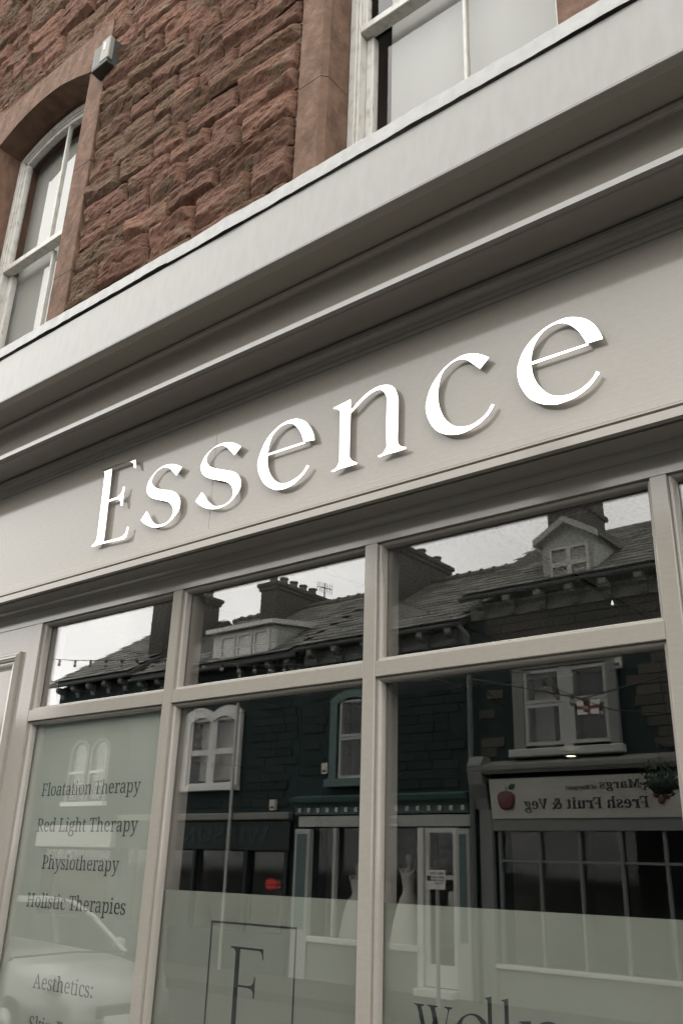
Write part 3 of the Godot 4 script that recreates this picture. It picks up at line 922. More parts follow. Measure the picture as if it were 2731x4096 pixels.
# ---------------------------------------------------------------- room behind the glass
func make_interior() -> void:
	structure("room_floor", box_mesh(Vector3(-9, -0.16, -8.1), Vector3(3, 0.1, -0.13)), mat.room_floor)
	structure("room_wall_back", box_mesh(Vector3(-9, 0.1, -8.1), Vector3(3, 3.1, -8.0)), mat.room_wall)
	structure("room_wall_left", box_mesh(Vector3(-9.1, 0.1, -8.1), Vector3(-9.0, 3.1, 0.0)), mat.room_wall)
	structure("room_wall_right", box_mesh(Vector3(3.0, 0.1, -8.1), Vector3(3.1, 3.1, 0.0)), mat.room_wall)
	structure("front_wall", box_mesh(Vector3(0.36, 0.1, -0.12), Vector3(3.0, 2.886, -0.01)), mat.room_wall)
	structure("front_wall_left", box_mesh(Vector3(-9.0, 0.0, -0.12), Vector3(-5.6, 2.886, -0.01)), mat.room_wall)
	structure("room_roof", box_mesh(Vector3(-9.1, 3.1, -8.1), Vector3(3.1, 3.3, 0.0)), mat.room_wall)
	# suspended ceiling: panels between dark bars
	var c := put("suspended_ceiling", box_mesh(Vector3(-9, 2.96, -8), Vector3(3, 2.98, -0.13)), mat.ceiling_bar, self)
	c.set_meta("kind", "structure")
	var pm := box_mesh(Vector3(-0.41, 0, -0.41), Vector3(0.41, 0.02, 0.41), 0.004)
	for i in 14:
		for j in 3:
			var x := -9.0 + 0.85 * i + 0.225
			if x > 2.6:
				continue
			put("ceiling_panel", pm, mat.ceiling_panel, c, Vector3(x, 2.9, -0.6 - 0.85 * j))
	var d := thing("downlight", "small lit round downlight in the dim ceiling, seen through the right window", "downlight", Vector3(-4.25, 2.9, -6.45))
	put("trim_ring", lathe([[0.05, -0.001], [0.05, -0.008], [0.075, -0.008], [0.08, 0.0]], Vector3.ZERO, 18), mat.white_frame, d)
	put("lamp", lathe([[0.0, -0.006], [0.048, -0.006], [0.05, -0.003]], Vector3.ZERO, 18), mat.downlight_glow, d)
	var l := SpotLight3D.new()
	l.name = "downlight_beam"
	l.light_energy = 1.2
	l.light_color = Color(1.0, 0.93, 0.82)
	l.spot_angle = 55.0
	l.spot_range = 12.0
	l.spot_attenuation = 2.0
	l.light_size = 0.05
	l.shadow_enabled = true
	d.add_child(l)
	l.position = Vector3(0, -0.03, 0)
	l.rotation_degrees = Vector3(-90, 0, 0)

# ---------------------------------------------------------------- houses opposite (they face -z)
func block_wall(wall: Node3D, x0: float, x1: float, y0: float, y1: float, holes: Array, z: float, tone := "dark_block_%d") -> void:
	var pool := []
	for w in [0.3, 0.36, 0.43, 0.5]:
		pool.append([w, box_mesh(Vector3(0.004, 0.004, 0), Vector3(w - 0.004, 0.146, 0.03), 0.006)])
	var y := y0
	while y < y1 - 0.05:
		var x := x0 - rng.randf_range(0.0, 0.3)
		while x < x1:
			var pick = pool[rng.randi() % 4]
			var ok: bool = x > x0 - 0.02 and x + pick[0] < x1 + 0.02
			for h in holes:
				if x + pick[0] > h[0] and x < h[1] and y + 0.15 > h[2] and y < h[3]:
					ok = false
			if ok:
				put("block", pick[1], mat[tone % (rng.randi() % 3)], wall, Vector3(x, y, z - 0.012 - rng.randf_range(0.0, 0.012)))
			x += pick[0]
		y += 0.15

func roof(house: Node3D, x0: float, x1: float, ze: float, ye: float, zr: float, yr: float, called := "roof") -> MeshInstance3D:
	var r := put(called, prism([[ze, ye - 0.03], [zr, yr - 0.03], [zr + 2.4, yr - 1.5], [zr + 2.4, yr - 1.7], [zr, yr - 0.16], [ze, ye - 0.12]], x0, x1, "x"), mat.roof_underlay, house)
	var d := Vector3(0, yr - ye, zr - ze)
	var len := d.length()
	d = d.normalized()
	var nrm := Vector3(0, d.z, -d.y)
	var mesh := box_mesh(Vector3(-0.163, -0.004, -0.02), Vector3(0.163, 0.004, 0.26))
	var rows := int(len / 0.225)
	for j in rows:
		var off := 0.17 if j % 2 else 0.0
		var x := x0 + 0.17 + off
		while x < x1 - 0.1:
			var o := put("slate", mesh, mat["slate_%d" % (rng.randi() % 3)], r)
			var tilt := rng.randf_range(0.045, 0.09)
			var fwd := (d - nrm * tilt).normalized()
			var b := Basis(Vector3.RIGHT, fwd.cross(Vector3.RIGHT).normalized() * 1.0, fwd)
			b = Basis(Vector3.RIGHT, rng.randf_range(-0.02, 0.02)) * b
			o.transform = Transform3D(b, Vector3(x + rng.randf_range(-0.006, 0.006), ye, ze) + d * (j * 0.225 + rng.randf_range(-0.008, 0.008)) + nrm * 0.022)
			x += 0.34
	return r

func gutter(house: Node3D, x0: float, x1: float, y: float, z: float) -> void:
	var prof := []
	for k in 9:
		var a := PI + PI * k / 8.0
		prof.append([z + 0.06 * cos(a), y + 0.06 * sin(a)])
	for k in 9:
		var a := TAU - PI * k / 8.0
		prof.append([z + 0.052 * cos(a), y + 0.052 * sin(a)])
	put("gutter", prism(prof, x0, x1, "x"), mat.gutter_paint, house)

func stack(house: Node3D, x0: float, x1: float, z0: float, z1: float, y0: float, y1: float, pots: int) -> void:
	var st := begin()
	add_box(st, Vector3(x0, y0, z0), Vector3(x1, y1 - 0.18, z1))
	add_box(st, Vector3(x0 - 0.04, y1 - 0.1801, z0 - 0.04), Vector3(x1 + 0.04, y1 - 0.1, z1 + 0.04))
	add_box(st, Vector3(x0 - 0.09, y1 - 0.1001, z0 - 0.09), Vector3(x1 + 0.09, y1, z1 + 0.09), 0.02)
	var c := put("chimney", st.commit(), mat.chimney_brick, house)
	for k in pots:
		var z := lerpf(z0 + 0.15, z1 - 0.15, float(k) / maxi(pots - 1, 1))
		put("chimney_pot", lathe([[0.0, 0.0], [0.12, 0.0], [0.105, 0.04], [0.09, 0.17], [0.09, 0.2], [0.11, 0.205], [0.11, 0.24], [0.08, 0.24], [0.075, 0.1], [0.0, 0.1]], Vector3((x0 + x1) * 0.5, y1 - 0.002, z), 14), mat.clay_pot, c)

func brackets(house: Node3D, xs: Array, y: float, z: float, m: Material) -> void:
	for x in xs:
		put("bracket", prism([[z - 0.24, y], [z, y], [z, y - 0.26], [z - 0.04, y - 0.26], [z - 0.08, y - 0.2], [z - 0.08, y - 0.15], [z - 0.2, y - 0.12], [z - 0.24, y - 0.08]], x - 0.06, x + 0.06, "x"), m, house)

# a window of frames and panes; lights: list of [x0, x1, y0, y1, material]
func window_part(house: Node3D, x0: float, x1: float, y0: float, y1: float, lights: Array, z: float, fm: Material, bar := 0.045) -> Node3D:
	var w := Node3D.new()
	w.name = "window"
	house.add_child(w, true)
	for l in lights:
		put("frame", frame_mesh(l[0], l[1], l[2], l[3], bar, z - 0.03, z + 0.03), fm, w)
		put("pane", flat([[l[0] + bar, l[2] + bar], [l[1] - bar, l[2] + bar], [l[1] - bar, l[3] - bar], [l[0] + bar, l[3] - bar]], z), l[4], w)
	return w

func frame_mesh(x0: float, x1: float, y0: float, y1: float, b: float, z0: float, z1: float) -> ArrayMesh:
	var st := begin()
	add_box(st, Vector3(x0, y0, z0), Vector3(x0 + b, y1, z1))
	add_box(st, Vector3(x1 - b, y0, z0), Vector3(x1, y1, z1))
	add_box(st, Vector3(x0 + b, y0, z0 + 0.001), Vector3(x1 - b, y0 + b, z1 - 0.001))
	add_box(st, Vector3(x0 + b, y1 - b, z0 + 0.001), Vector3(x1 - b, y1, z1 - 0.001))
	return st.commit()

# front wall with openings [x0, x1, y0, y1], a room behind each storey
func house_body(house: Node3D, x0: float, x1: float, ytop: float, openings := []) -> MeshInstance3D:
	var st := begin()
	var xs := [x0, x1]
	var ys := [0.0, ytop]
	for o in openings:
		xs.append_array([o[0], o[1]])
		ys.append_array([o[2], o[3]])
	xs.sort()
	ys.sort()
	for i in xs.size() - 1:
		for j in ys.size() - 1:
			if xs[i + 1] - xs[i] < 1e-4 or ys[j + 1] - ys[j] < 1e-4:
				continue
			var mx: float = (xs[i] + xs[i + 1]) * 0.5
			var my: float = (ys[j] + ys[j + 1]) * 0.5
			var open := false
			for o in openings:
				if mx > o[0] and mx < o[1] and my > o[2] and my < o[3]:
					open = true
			if not open:
				add_box(st, Vector3(xs[i], ys[j], ZW), Vector3(xs[i + 1], ys[j + 1], ZW + 0.35))
	var wall := put("wall", st.commit(), mat.dark_joint, house)
	var rm := begin()
	add_box(rm, Vector3(x0, 0.0, ZW + 4.0), Vector3(x1, ytop, ZW + 4.1))
	add_box(rm, Vector3(x0, 0.0, ZW + 0.351), Vector3(x0 + 0.1, ytop, ZW + 4.0))
	add_box(rm, Vector3(x1 - 0.1, 0.0, ZW + 0.351), Vector3(x1, ytop, ZW + 4.0))
	add_box(rm, Vector3(x0 + 0.1, 2.62, ZW + 0.351), Vector3(x1 - 0.1, 2.82, ZW + 4.0))
	add_box(rm, Vector3(x0 + 0.1, ytop - 0.1, ZW + 0.351), Vector3(x1 - 0.1, ytop, ZW + 4.0))
	add_box(rm, Vector3(x0 + 0.1, 0.0, ZW + 0.351), Vector3(x1 - 0.1, 0.1, ZW + 4.0))
	put("rooms", rm.commit(), mat.room_plaster, house)
	return wall

func make_opposite() -> void:
	var z := ZW
	# ---- far left house with a gable end
	var h0 := thing("gabled_house", "dark house with a slate gable roof and pale arched windows", "building", Vector3.ZERO)
	var w0 := house_body(h0, -19.3, -16.35, 5.62, [[-18.39, -17.83, 3.0, 4.26], [-17.61, -17.05, 3.0, 4.26], [-19.0, -16.6, 0.6, 1.95]])
	block_wall(w0, -19.2, -16.4, 4.45, 5.45, [], z)
	put("gable", prism([[z, 5.62], [z + 6, 5.62], [z + 2.6, 7.45]], -19.3, -19.0, "x"), mat.dark_joint, h0)
	roof(h0, -19.45, -16.3, z - 0.25, 5.74, z + 2.6, 7.56)
	gutter(h0, -19.4, -16.35, 5.66, z - 0.27)
	brackets(h0, [-19.1, -18.5, -17.9, -17.3, -16.7], 5.6, z, mat.grey_render)
	for x in [-18.4, -17.62]:
		var wn := Node3D.new()
		wn.name = "window"
		h0.add_child(wn, true)
		var ol := []
		var il := []
		for k in 13:
			var a := PI * k / 12.0
			ol.append([x + 0.29 + 0.36 * cos(a), 3.98 + 0.36 * sin(a)])
			il.append([x + 0.29 + 0.28 * cos(a), 3.98 + 0.28 * sin(a)])
		ol.append([x - 0.07, 2.95])
		ol.append([x + 0.01, 2.95])
		var inr := il.duplicate()
		inr.reverse()
		ol += inr + [[x + 0.57, 2.95], [x + 0.65, 2.95]]
		il.append([x + 0.01, 3.0])
		il.append([x + 0.57, 3.0])
		put("surround", prism(ol, z - 0.05, z - 0.012), mat.grey_render, wn)
		put("pane", flat(il, z - 0.01), mat.window_glass, wn)
		box("blind", wn, Vector3(x, 3.3, z + 0.1), Vector3(x + 0.58, 4.27, z + 0.105), mat.blind_cloth)
		box("glazing_bar", wn, Vector3(x + 0.02, 3.56, z - 0.075), Vector3(x + 0.56, 3.62, z - 0.061), mat.white_frame)
		box("sill", wn, Vector3(x - 0.1, 2.86, z - 0.12), Vector3(x + 0.68, 2.948, z - 0.0), mat.white_frame)
	box("shop_fascia", h0, Vector3(-19.2, 2.0, z - 0.15), Vector3(-16.45, 2.45, z - 0.001), mat.cream_render, 0.01)
	put("shop_window", flat([[-19.0, 0.6], [-16.6, 0.6], [-16.6, 1.95], [-19.0, 1.95]], z + 0.03), mat.window_glass, h0)
	stack(h0, -16.85, -16.36, z + 0.6, z + 2.3, 5.9, 8.0, 4)

	# ---- low house beyond the gable
	var hx := thing("low_corner_house", "low dark house at the far left beyond the gabled house across the street", "building")
	house_body(hx, -40.0, -19.31, 4.9)
	put("roof", prism([[z - 0.2, 4.92], [z + 2.6, 5.25], [z + 6, 4.92]], -40.0, -19.46, "x"), mat.slate_2, hx)

	# ---- house with a box dormer over a black shop
	var h1 := thing("dormer_house", "dark stone house with a wide box dormer and twin arched window over a black shop", "building")
	var w1 := house_body(h1, -16.34, -11.36, 5.5, [[-14.33, -13.03, 3.18, 4.45], [-16.1, -11.6, 0.62, 1.98]])
	block_wall(w1, -16.3, -11.4, 2.75, 5.4, [[-14.75, -12.7, 3.0, 4.85], [-16.3, -15.2, 2.7, 5.5]], z)
	roof(h1, -16.3, -11.36, z - 0.25, 5.6, z + 2.85, 7.53)
	gutter(h1, -16.3, -11.38, 5.5, z - 0.27)
	brackets(h1, [-16.0, -15.4, -12.1, -11.6], 5.46, z, mat.grey_render)
	# ridge tiles
	for k in 17:
		put("ridge_tile", lathe([[0.09, -0.15], [0.1, 0.12], [0.12, 0.12], [0.12, 0.15]], Vector3.ZERO, 10), mat.clay_pot, h1, Vector3(-16.2 + k * 0.29, 7.54, z + 2.86)).rotation = Vector3(0, 0, -PI / 2)
	stack(h1, -14.47, -13.97, z + 1.86, z + 3.56, 6.3, 7.98, 5)
	# box dormer
	var dz := z - 0.06
	var dm := put("dormer", prism([[-13.87, 5.58], [-12.15, 5.58], [-12.15, 6.24], [-13.87, 6.24]], dz, dz + 0.1), mat.white_frame, h1)
	put("dormer_roof", prism([[dz - 0.16, 6.241], [dz - 0.16, 6.33], [dz + 1.6, 6.58], [dz + 1.6, 6.46]], -13.97, -12.05, "x"), mat.white_frame, dm)
	for x in [-12.25, -13.87]:
		put("cheek", prism([[dz + 0.101, 5.6], [dz + 0.101, 6.24], [dz + 1.3, 6.44]], x, x + 0.1, "x"), mat.cream_render, dm)
	for x in [-13.62, -13.14, -12.66]:
		put("window_frame", frame_mesh(x, x + 0.44, 5.68, 6.17, 0.05, dz - 0.05, dz - 0.001), mat.white_frame, dm)
		box("blind", dm, Vector3(x + 0.05, 5.73, dz - 0.012), Vector3(x + 0.39, 6.12, dz - 0.001), mat.white_frame)
		put("pane", flat([[x + 0.05, 5.73], [x + 0.39, 5.73], [x + 0.39, 6.12], [x + 0.05, 6.12]], dz - 0.03), mat.window_glass, dm)
	# twin arched window with a painted surround
	var tw := Node3D.new()
	tw.name = "window"
	h1.add_child(tw, true)
	var top := []
	for k in 25:
		var u := k / 24.0
		var x := lerpf(-14.5, -12.86, u)
		var q := fposmod(u * 2.0, 1.0) * 2.0 - 1.0 if k < 24 else 1.0
		top.append([x, 4.6 + 0.13 * (1.0 - q * q)])
	var sur := top + [[-12.86, 3.18], [-13.02, 3.18]]
	var inner := []
	for k in 25:
		var u := 1.0 - k / 24.0
		var x := lerpf(-14.32, -13.04, u)
		var q := fposmod(u * 2.0, 1.0) * 2.0 - 1.0 if u < 1.0 else 1.0
		inner.append([x, 4.42 + 0.1 * (1.0 - q * q)])
	sur += inner + [[-14.34, 3.18], [-14.5, 3.18]]
	put("surround", prism(sur, z - 0.09, z - 0.012), mat.white_frame, tw)
	box("sill", tw, Vector3(-14.66, 3.07, z - 0.16), Vector3(-12.84, 3.178, z - 0.012), mat.white_frame, 0.01)
	box("mullion", tw, Vector3(-13.73, 3.179, z - 0.05), Vector3(-13.63, 4.5, z - 0.012), mat.white_frame)
	for q in [[-14.33, -13.735], [-13.625, -13.03]]:
		for r in [[3.181, 3.83], [3.832, 4.5]]:
			put("frame", frame_mesh(q[0], q[1], r[0], r[1], 0.05, z - 0.045, z - 0.013), mat.white_frame, tw)
			put("pane", flat([[q[0] + 0.05, r[0] + 0.05], [q[1] - 0.05, r[0] + 0.05], [q[1] - 0.05, r[1] - 0.05], [q[0] + 0.05, r[1] - 0.05]], z - 0.02), mat.window_glass, tw)
	box("blind", tw, Vector3(-14.2, 3.3, z + 0.15), Vector3(-13.12, 4.44, z + 0.155), mat.blind_cloth)
	# downpipe, black shop with carved name, stone shop cornice
	put("downpipe", tube([Vector3(-12.86, 0.0, z - 0.2), Vector3(-12.86, 5.2, z - 0.2), Vector3(-12.86, 5.46, z - 0.27)], 0.03, 10), mat.cream_render, h1)
	box("shop_cornice", h1, Vector3(-16.3, 2.52, z - 0.16), Vector3(-11.42, 2.65, z - 0.001), mat.pale_stone, 0.02)
	var sf := box("shop_fascia", h1, Vector3(-16.25, 2.0, z - 0.1), Vector3(-11.42, 2.5, z - 0.001), mat.black_shop_paint)
	lettering("shop_name", sf, "WILSON", "Droid Serif", -14.25, -11.9, 2.12, 2.39, z - 0.105, mat.dark_letter, true, false, 0.01)
	put("shop_window", flat([[-16.1, 0.62], [-11.6, 0.62], [-11.6, 1.98], [-16.1, 1.98]], z + 0.03), mat.window_glass, h1)
	for x in [-16.2, -15.0, -13.9, -12.5, -11.5]:
		box("shop_mullion", h1, Vector3(x - 0.04, 0.6, z - 0.08), Vector3(x + 0.04, 1.999, z + 0.02), mat.black_shop_paint)
	box("shop_plinth", h1, Vector3(-16.25, 0.0, z - 0.08), Vector3(-11.42, 0.599, z - 0.001), mat.black_shop_paint)

	# ---- bridal shop
	var h2 := thing("bridal_shop_house", "dark stone house with a teal and white bridal shop front at street level", "building")
	var w2 := house_body(h2, -11.35, -7.66, 5.55, [[-10.9, -8.66, 0.6, 2.38], [-8.54, -7.94, 0.12, 2.38], [-10.4, -9.71, 3.2, 4.55]])
	box("display_floor", h2, Vector3(-10.9, 0.1, z + 0.3505), Vector3(-8.66, 0.6, z + 1.3), mat.grey_render)
	block_wall(w2, -11.3, -7.7, 2.98, 5.3, [[-10.65, -9.6, 2.95, 4.85]], z)
	roof(h2, -11.35, -7.66, z - 0.25, 5.66, z + 2.85, 7.53)
	gutter(h2, -11.34, -7.7, 5.6, z - 0.27)
	box("eaves_board", h2, Vector3(-11.3, 5.3, z - 0.04), Vector3(-7.7, 5.54, z - 0.001), mat.grey_render)
	brackets(h2, [-11.0, -10.4, -9.7, -9.08, -8.5, -7.92], 5.54, z - 0.0405, mat.grey_render)
	for k in 12:
		put("ridge_tile", lathe([[0.09, -0.15], [0.1, 0.12], [0.12, 0.12], [0.12, 0.15]], Vector3.ZERO, 10), mat.clay_pot, h2, Vector3(-11.2 + k * 0.29, 7.54, z + 2.86)).rotation = Vector3(0, 0, -PI / 2)
	stack(h2, -10.72, -10.24, z + 1.35, z + 3.5, 6.2, 8.08, 4)
	var sw := window_part(h2, -10.42, -9.8, 3.2, 4.6, [[-10.36, -9.75, 3.2, 3.9, mat.window_glass], [-10.36, -9.75, 3.91, 4.56, mat.window_glass]], z - 0.04, mat.cream_render)
	var ar := []
	for k in 13:
		var u := k / 12.0
		ar.append([lerpf(-10.56, -9.55, u), 4.6 + 0.14 * (1.0 - pow(u * 2 - 1, 2.0))])
	var ai := []
	for k in 13:
		var u := 1.0 - k / 12.0
		ai.append([lerpf(-10.4, -9.71, u), 4.5 + 0.1 * (1.0 - pow(u * 2 - 1, 2.0))])
	put("surround", prism(ar + [[-9.55, 3.2], [-9.71, 3.2]] + ai + [[-10.4, 3.2], [-10.56, 3.2]], z - 0.1, z - 0.012), mat.teal_paint, sw)
	box("sill", sw, Vector3(-10.62, 3.05, z - 0.16), Vector3(-9.5, 3.19, z - 0.012), mat.teal_paint, 0.01)
	# shop cornice with dentils
	put("shop_cornice", prism([[z, 2.72], [z - 0.12, 2.72], [z - 0.14, 2.76], [z - 0.24, 2.80], [z - 0.27, 2.87], [z, 2.93]], -11.32, -7.68, "x"), mat.teal_paint, h2)
	box("dentil_band", h2, Vector3(-11.3, 2.60, z - 0.1), Vector3(-7.7, 2.719, z - 0.001), mat.teal_paint)
	for k in 17:
		box("dentil", h2, Vector3(-11.2 + k * 0.212, 2.635, z - 0.135), Vector3(-11.2 + k * 0.212 + 0.055, 2.712, z - 0.1005), mat.white_frame)
	var nb := box("name_board", h2, Vector3(-11.22, 2.40, z - 0.08), Vector3(-7.69, 2.575, z - 0.001), mat.cream_render)
	lettering("shop_name", nb, "BRIDAL", "Droid Serif", -9.62, -9.04, 2.445, 2.52, z - 0.083, mat.sign_text, true, true, 0.004)
	for q in [[-11.27, -10.92], [-7.92, -7.67]]:
		var pl := box("pilaster", h2, Vector3(q[0], 0.0, z - 0.12), Vector3(q[1], 2.36, z - 0.001), mat.cream_render, 0.01)
		box("pilaster_panel", pl, Vector3(q[0] + 0.06, 0.75, z - 0.126), Vector3(q[1] - 0.06, 2.28, z - 0.1205), mat.teal_paint)
	put("shop_window", flat([[-10.9, 0.6], [-8.66, 0.6], [-8.66, 2.38], [-10.9, 2.38]], z + 0.02), mat.window_glass, h2)
	box("window_post", h2, Vector3(-8.65, 0.1, z - 0.1), Vector3(-8.55, 2.38, z - 0.001), mat.white_frame)
	box("window_post", h2, Vector3(-10.4, 0.68, z - 0.1), Vector3(-10.34, 2.38, z - 0.0205), mat.cream_render)
	box("stall_riser", h2, Vector3(-10.9, 0.0, z - 0.08), Vector3(-8.66, 0.57, z - 0.001), mat.grey_render)
	box("window_sill", h2, Vector3(-10.9, 0.571, z - 0.14), Vector3(-8.62, 0.66, z - 0.001), mat.white_frame, 0.01)
	var door := Node3D.new()
	door.name = "door"
	h2.add_child(door, true)
	put("frame", frame_mesh(-8.54, -7.94, 0.12, 2.38, 0.075, z - 0.05, z - 0.004), mat.white_frame, door)
	put("pane", flat([[-8.465, 0.42], [-8.015, 0.42], [-8.015, 2.305], [-8.465, 2.305]], z - 0.025), mat.window_glass, door)
	box("middle_rail", door, Vector3(-8.465, 1.62, z - 0.052), Vector3(-8.015, 1.68, z - 0.031), mat.white_frame)
	box("kick_board", door, Vector3(-8.465, 0.196, z - 0.052), Vector3(-8.015, 0.419, z - 0.004), mat.white_frame)
	box("notice", door, Vector3(-8.12, 1.25, z - 0.034), Vector3(-8.03, 1.45, z - 0.0305), mat.cream_render)
	box("doorstep", h2, Vector3(-8.6, 0.0, z - 0.3), Vector3(-7.92, 0.1, z - 0.001), mat.white_frame, 0.01)
	lettering("door_lettering", door, "Bridal", "Droid Serif", -8.34, -8.06, 2.06, 2.14, z - 0.032, mat.pale_stone, true, false, 0.0015)
	lettering("door_lettering", door, "House", "Droid Serif", -8.44, -8.12, 1.92, 2.0, z - 0.032, mat.pale_stone, true, false, 0.0015)
	put("downpipe", tube([Vector3(-7.6, 0.0, z - 0.13), Vector3(-7.6, 5.1, z - 0.13), Vector3(-7.56, 5.35, z - 0.2), Vector3(-7.7, 5.55, z - 0.27)], 0.045, 10), mat.gutter_paint, h2)

	# ---- fruit and vegetable shop
	var h3 := thing("greengrocer_house", "dark stone house with a gabled dormer above a fruit and vegetable shop", "building")
	var w3 := house_body(h3, -7.65, -3.7, 5.9, [[-6.66, -5.30, 3.5, 4.72], [-7.2, -3.9, 0.52, 2.33]])
	block_wall(w3, -7.5, -3.75, 3.42, 5.62, [[-6.95, -5.05, 3.35, 4.85]], z, "brown_block_%d")
	roof(h3, -7.68, -3.6, z - 0.25, 6.06, z + 2.9, 7.95)
	gutter(h3, -7.68, -3.7, 6.0, z - 0.27)
	box("eaves_board", h3, Vector3(-7.6, 5.65, z - 0.05), Vector3(-3.75, 5.92, z - 0.001), mat.grey_render)
	brackets(h3, [-7.35, -6.8, -6.25, -5.71, -5.16, -4.6, -4.05], 5.93, z - 0.0505, mat.grey_render)
	stack(h3, -6.5, -6.0, z + 0.8, z + 2.1, 6.2, 8.6, 4)
	box("chimney_collar", h3, Vector3(-6.56, 7.78, z + 0.74), Vector3(-5.94, 7.88, z + 2.16), mat.chimney_brick, 0.02)
	# gabled dormer
	var gz := z - 0.08
	var gd := put("dormer", prism([[-6.20, 5.95], [-5.33, 5.95], [-5.33, 6.76], [-5.76, 7.0], [-6.20, 6.76]], gz, gz + 1.5), mat.cream_render, h3)
	put("bargeboard", prism([[-6.31, 6.68], [-5.76, 7.0], [-5.24, 6.68], [-5.24, 6.79], [-5.76, 7.11], [-6.31, 6.79]], gz - 0.12, gz - 0.001), mat.cream_render, gd)
	put("dormer_roof", prism([[-6.32, 6.72], [-5.76, 7.05], [-5.23, 6.72], [-5.23, 6.8], [-5.76, 7.14], [-6.32, 6.8]], gz + 0.0, gz + 2.1), mat.slate_2, gd)
	for q in [[-6.05, -5.735, 6.04, 6.315], [-6.05, -5.735, 6.32, 6.6], [-5.73, -5.41, 6.04, 6.315], [-5.73, -5.41, 6.32, 6.6]]:
		put("window_frame", frame_mesh(q[0], q[1], q[2], q[3], 0.032, gz - 0.06, gz - 0.001), mat.white_frame, gd)
		box("blind", gd, Vector3(q[0] + 0.032, q[2] + 0.032, gz - 0.012), Vector3(q[1] - 0.032, q[3] - 0.032, gz - 0.001), mat.blind_cloth)
		put("pane", flat([[q[0] + 0.032, q[2] + 0.032], [q[1] - 0.032, q[2] + 0.032], [q[1] - 0.032, q[3] - 0.032], [q[0] + 0.032, q[3] - 0.032]], gz - 0.03), mat.window_glass, gd)
	# upper window pair with stone surround
	var uw := window_part(h3, -6.8, -5.2, 3.5, 4.72, [[-6.66, -6.03, 3.55, 4.17, mat.window_glass], [-6.66, -6.03, 4.18, 4.7, mat.window_glass], [-5.89, -5.3, 3.55, 4.17, mat.window_glass], [-5.89, -5.3, 4.18, 4.7, mat.window_glass]], z - 0.04, mat.cream_render, 0.055)
	box("mullion", uw, Vector3(-6.03, 3.5, z - 0.07), Vector3(-5.89, 4.72, z - 0.012), mat.cream_render)
	box("surround", uw, Vector3(-6.85, 3.5, z - 0.09), Vector3(-6.665, 4.72, z - 0.012), mat.grey_render)
	box("surround", uw, Vector3(-5.295, 3.5, z - 0.09), Vector3(-5.15, 4.72, z - 0.012), mat.grey_render)
	box("surround", uw, Vector3(-6.85, 4.721, z - 0.09), Vector3(-5.15, 4.84, z - 0.012), mat.grey_render)
	box("sill", uw, Vector3(-6.92, 3.38, z - 0.17), Vector3(-5.1, 3.499, z - 0.012), mat.cream_render, 0.015)
	box("curtain", uw, Vector3(-6.62, 3.56, z + 0.2), Vector3(-6.3, 4.72, z + 0.22), mat.blind_cloth)
	# shop cornice, console, sign
	put("shop_cornice", prism([[z, 3.2], [z - 0.26, 3.14], [z - 0.3, 3.2], [z - 0.3, 3.26], [z, 3.36]], -7.55, -3.75, "x"), mat.pale_stone, h3)
	put("console", prism([[z, 2.64], [z - 0.1, 2.64], [z - 0.14, 2.8], [z - 0.26, 3.0], [z - 0.31, 3.28], [z - 0.2, 3.42], [z, 3.42]], -7.58, -7.33, "x"), mat.grey_render, h3)
	box("pilaster", h3, Vector3(-7.5, 0.0, z - 0.1), Vector3(-7.28, 2.639, z - 0.001), mat.grey_render, 0.01)
	var sb := put("sign_board", prism([[z - 0.001, 2.5], [z - 0.11, 2.5], [z - 0.2, 3.07], [z - 0.001, 3.07]], -7.26, -3.9, "x"), mat.sign_board, h3)
	var lean := atan2(0.09, 0.57)
	for t in [["Bri-Margs", -5.48, -4.52, 2.885, 3.0], ["of Maryport", -6.0, -5.53, 2.885, 2.945], ["Fresh Fruit & Veg", -6.7, -4.8, 2.625, 2.775]]:
		var o := lettering("lettering", sb, t[0], "Droid Serif", t[1], t[2], t[3], t[4], z - 0.112 - (t[3] - 2.5) * 0.158 - 0.006, mat.sign_text, true, true, 0.004)
		o.rotation.x = lean
		o.position.z = z - 0.11 - (o.position.y - 2.5) * 0.158 - 0.004
	var az := z - 0.16
	put("apple", lathe([[0.0, -0.125], [0.05, -0.145], [0.1, -0.12], [0.14, -0.04], [0.155, 0.04], [0.13, 0.11], [0.07, 0.135], [0.02, 0.115], [0.0, 0.105]], Vector3(-6.985, 2.77, az), 18, 1.0, 0.12), mat.apple_red, sb)
	put("apple_stalk", tube([Vector3(-6.985, 2.88, az - 0.01), Vector3(-6.97, 2.96, az - 0.022)], 0.008, 6), mat.leaf_green, sb)
	put("apple_leaf", lathe([[0.0, -0.07], [0.03, -0.04], [0.04, 0.0], [0.03, 0.04], [0.0, 0.07]], Vector3.ZERO, 12, 1.0, 0.2), mat.leaf_green, sb, Vector3(-6.87, 2.955, az - 0.03)).rotation = Vector3(0, 0, -1.2)
	for q in [[-4.68, 2.79], [-4.56, 2.77], [-4.62, 2.71]]:
		put("cherry", lathe([[0.0, -0.05], [0.035, -0.036], [0.05, 0.0], [0.035, 0.036], [0.0, 0.05]], Vector3(q[0], q[1], z - 0.165), 12, 1.0, 0.3), mat.apple_red, sb)
	box("lower_board", h3, Vector3(-7.27, 2.33, z - 0.09), Vector3(-3.9, 2.499, z - 0.001), mat.grey_render)
	put("shop_window", flat([[-7.2, 0.52], [-3.9, 0.52], [-3.9, 2.329], [-7.2, 2.329]], z + 0.01), mat.window_glass, h3)
	for x in [-7.18, -6.53, -5.9, -5.29, -4.67, -4.1]:
		box("shop_mullion", h3, Vector3(x - 0.02, 0.52, z - 0.06), Vector3(x + 0.02, 2.329, z + 0.005), mat.grey_render)
	box("shop_transom", h3, Vector3(-7.2, 1.893, z - 0.055), Vector3(-3.9, 1.927, z + 0.004), mat.grey_render)
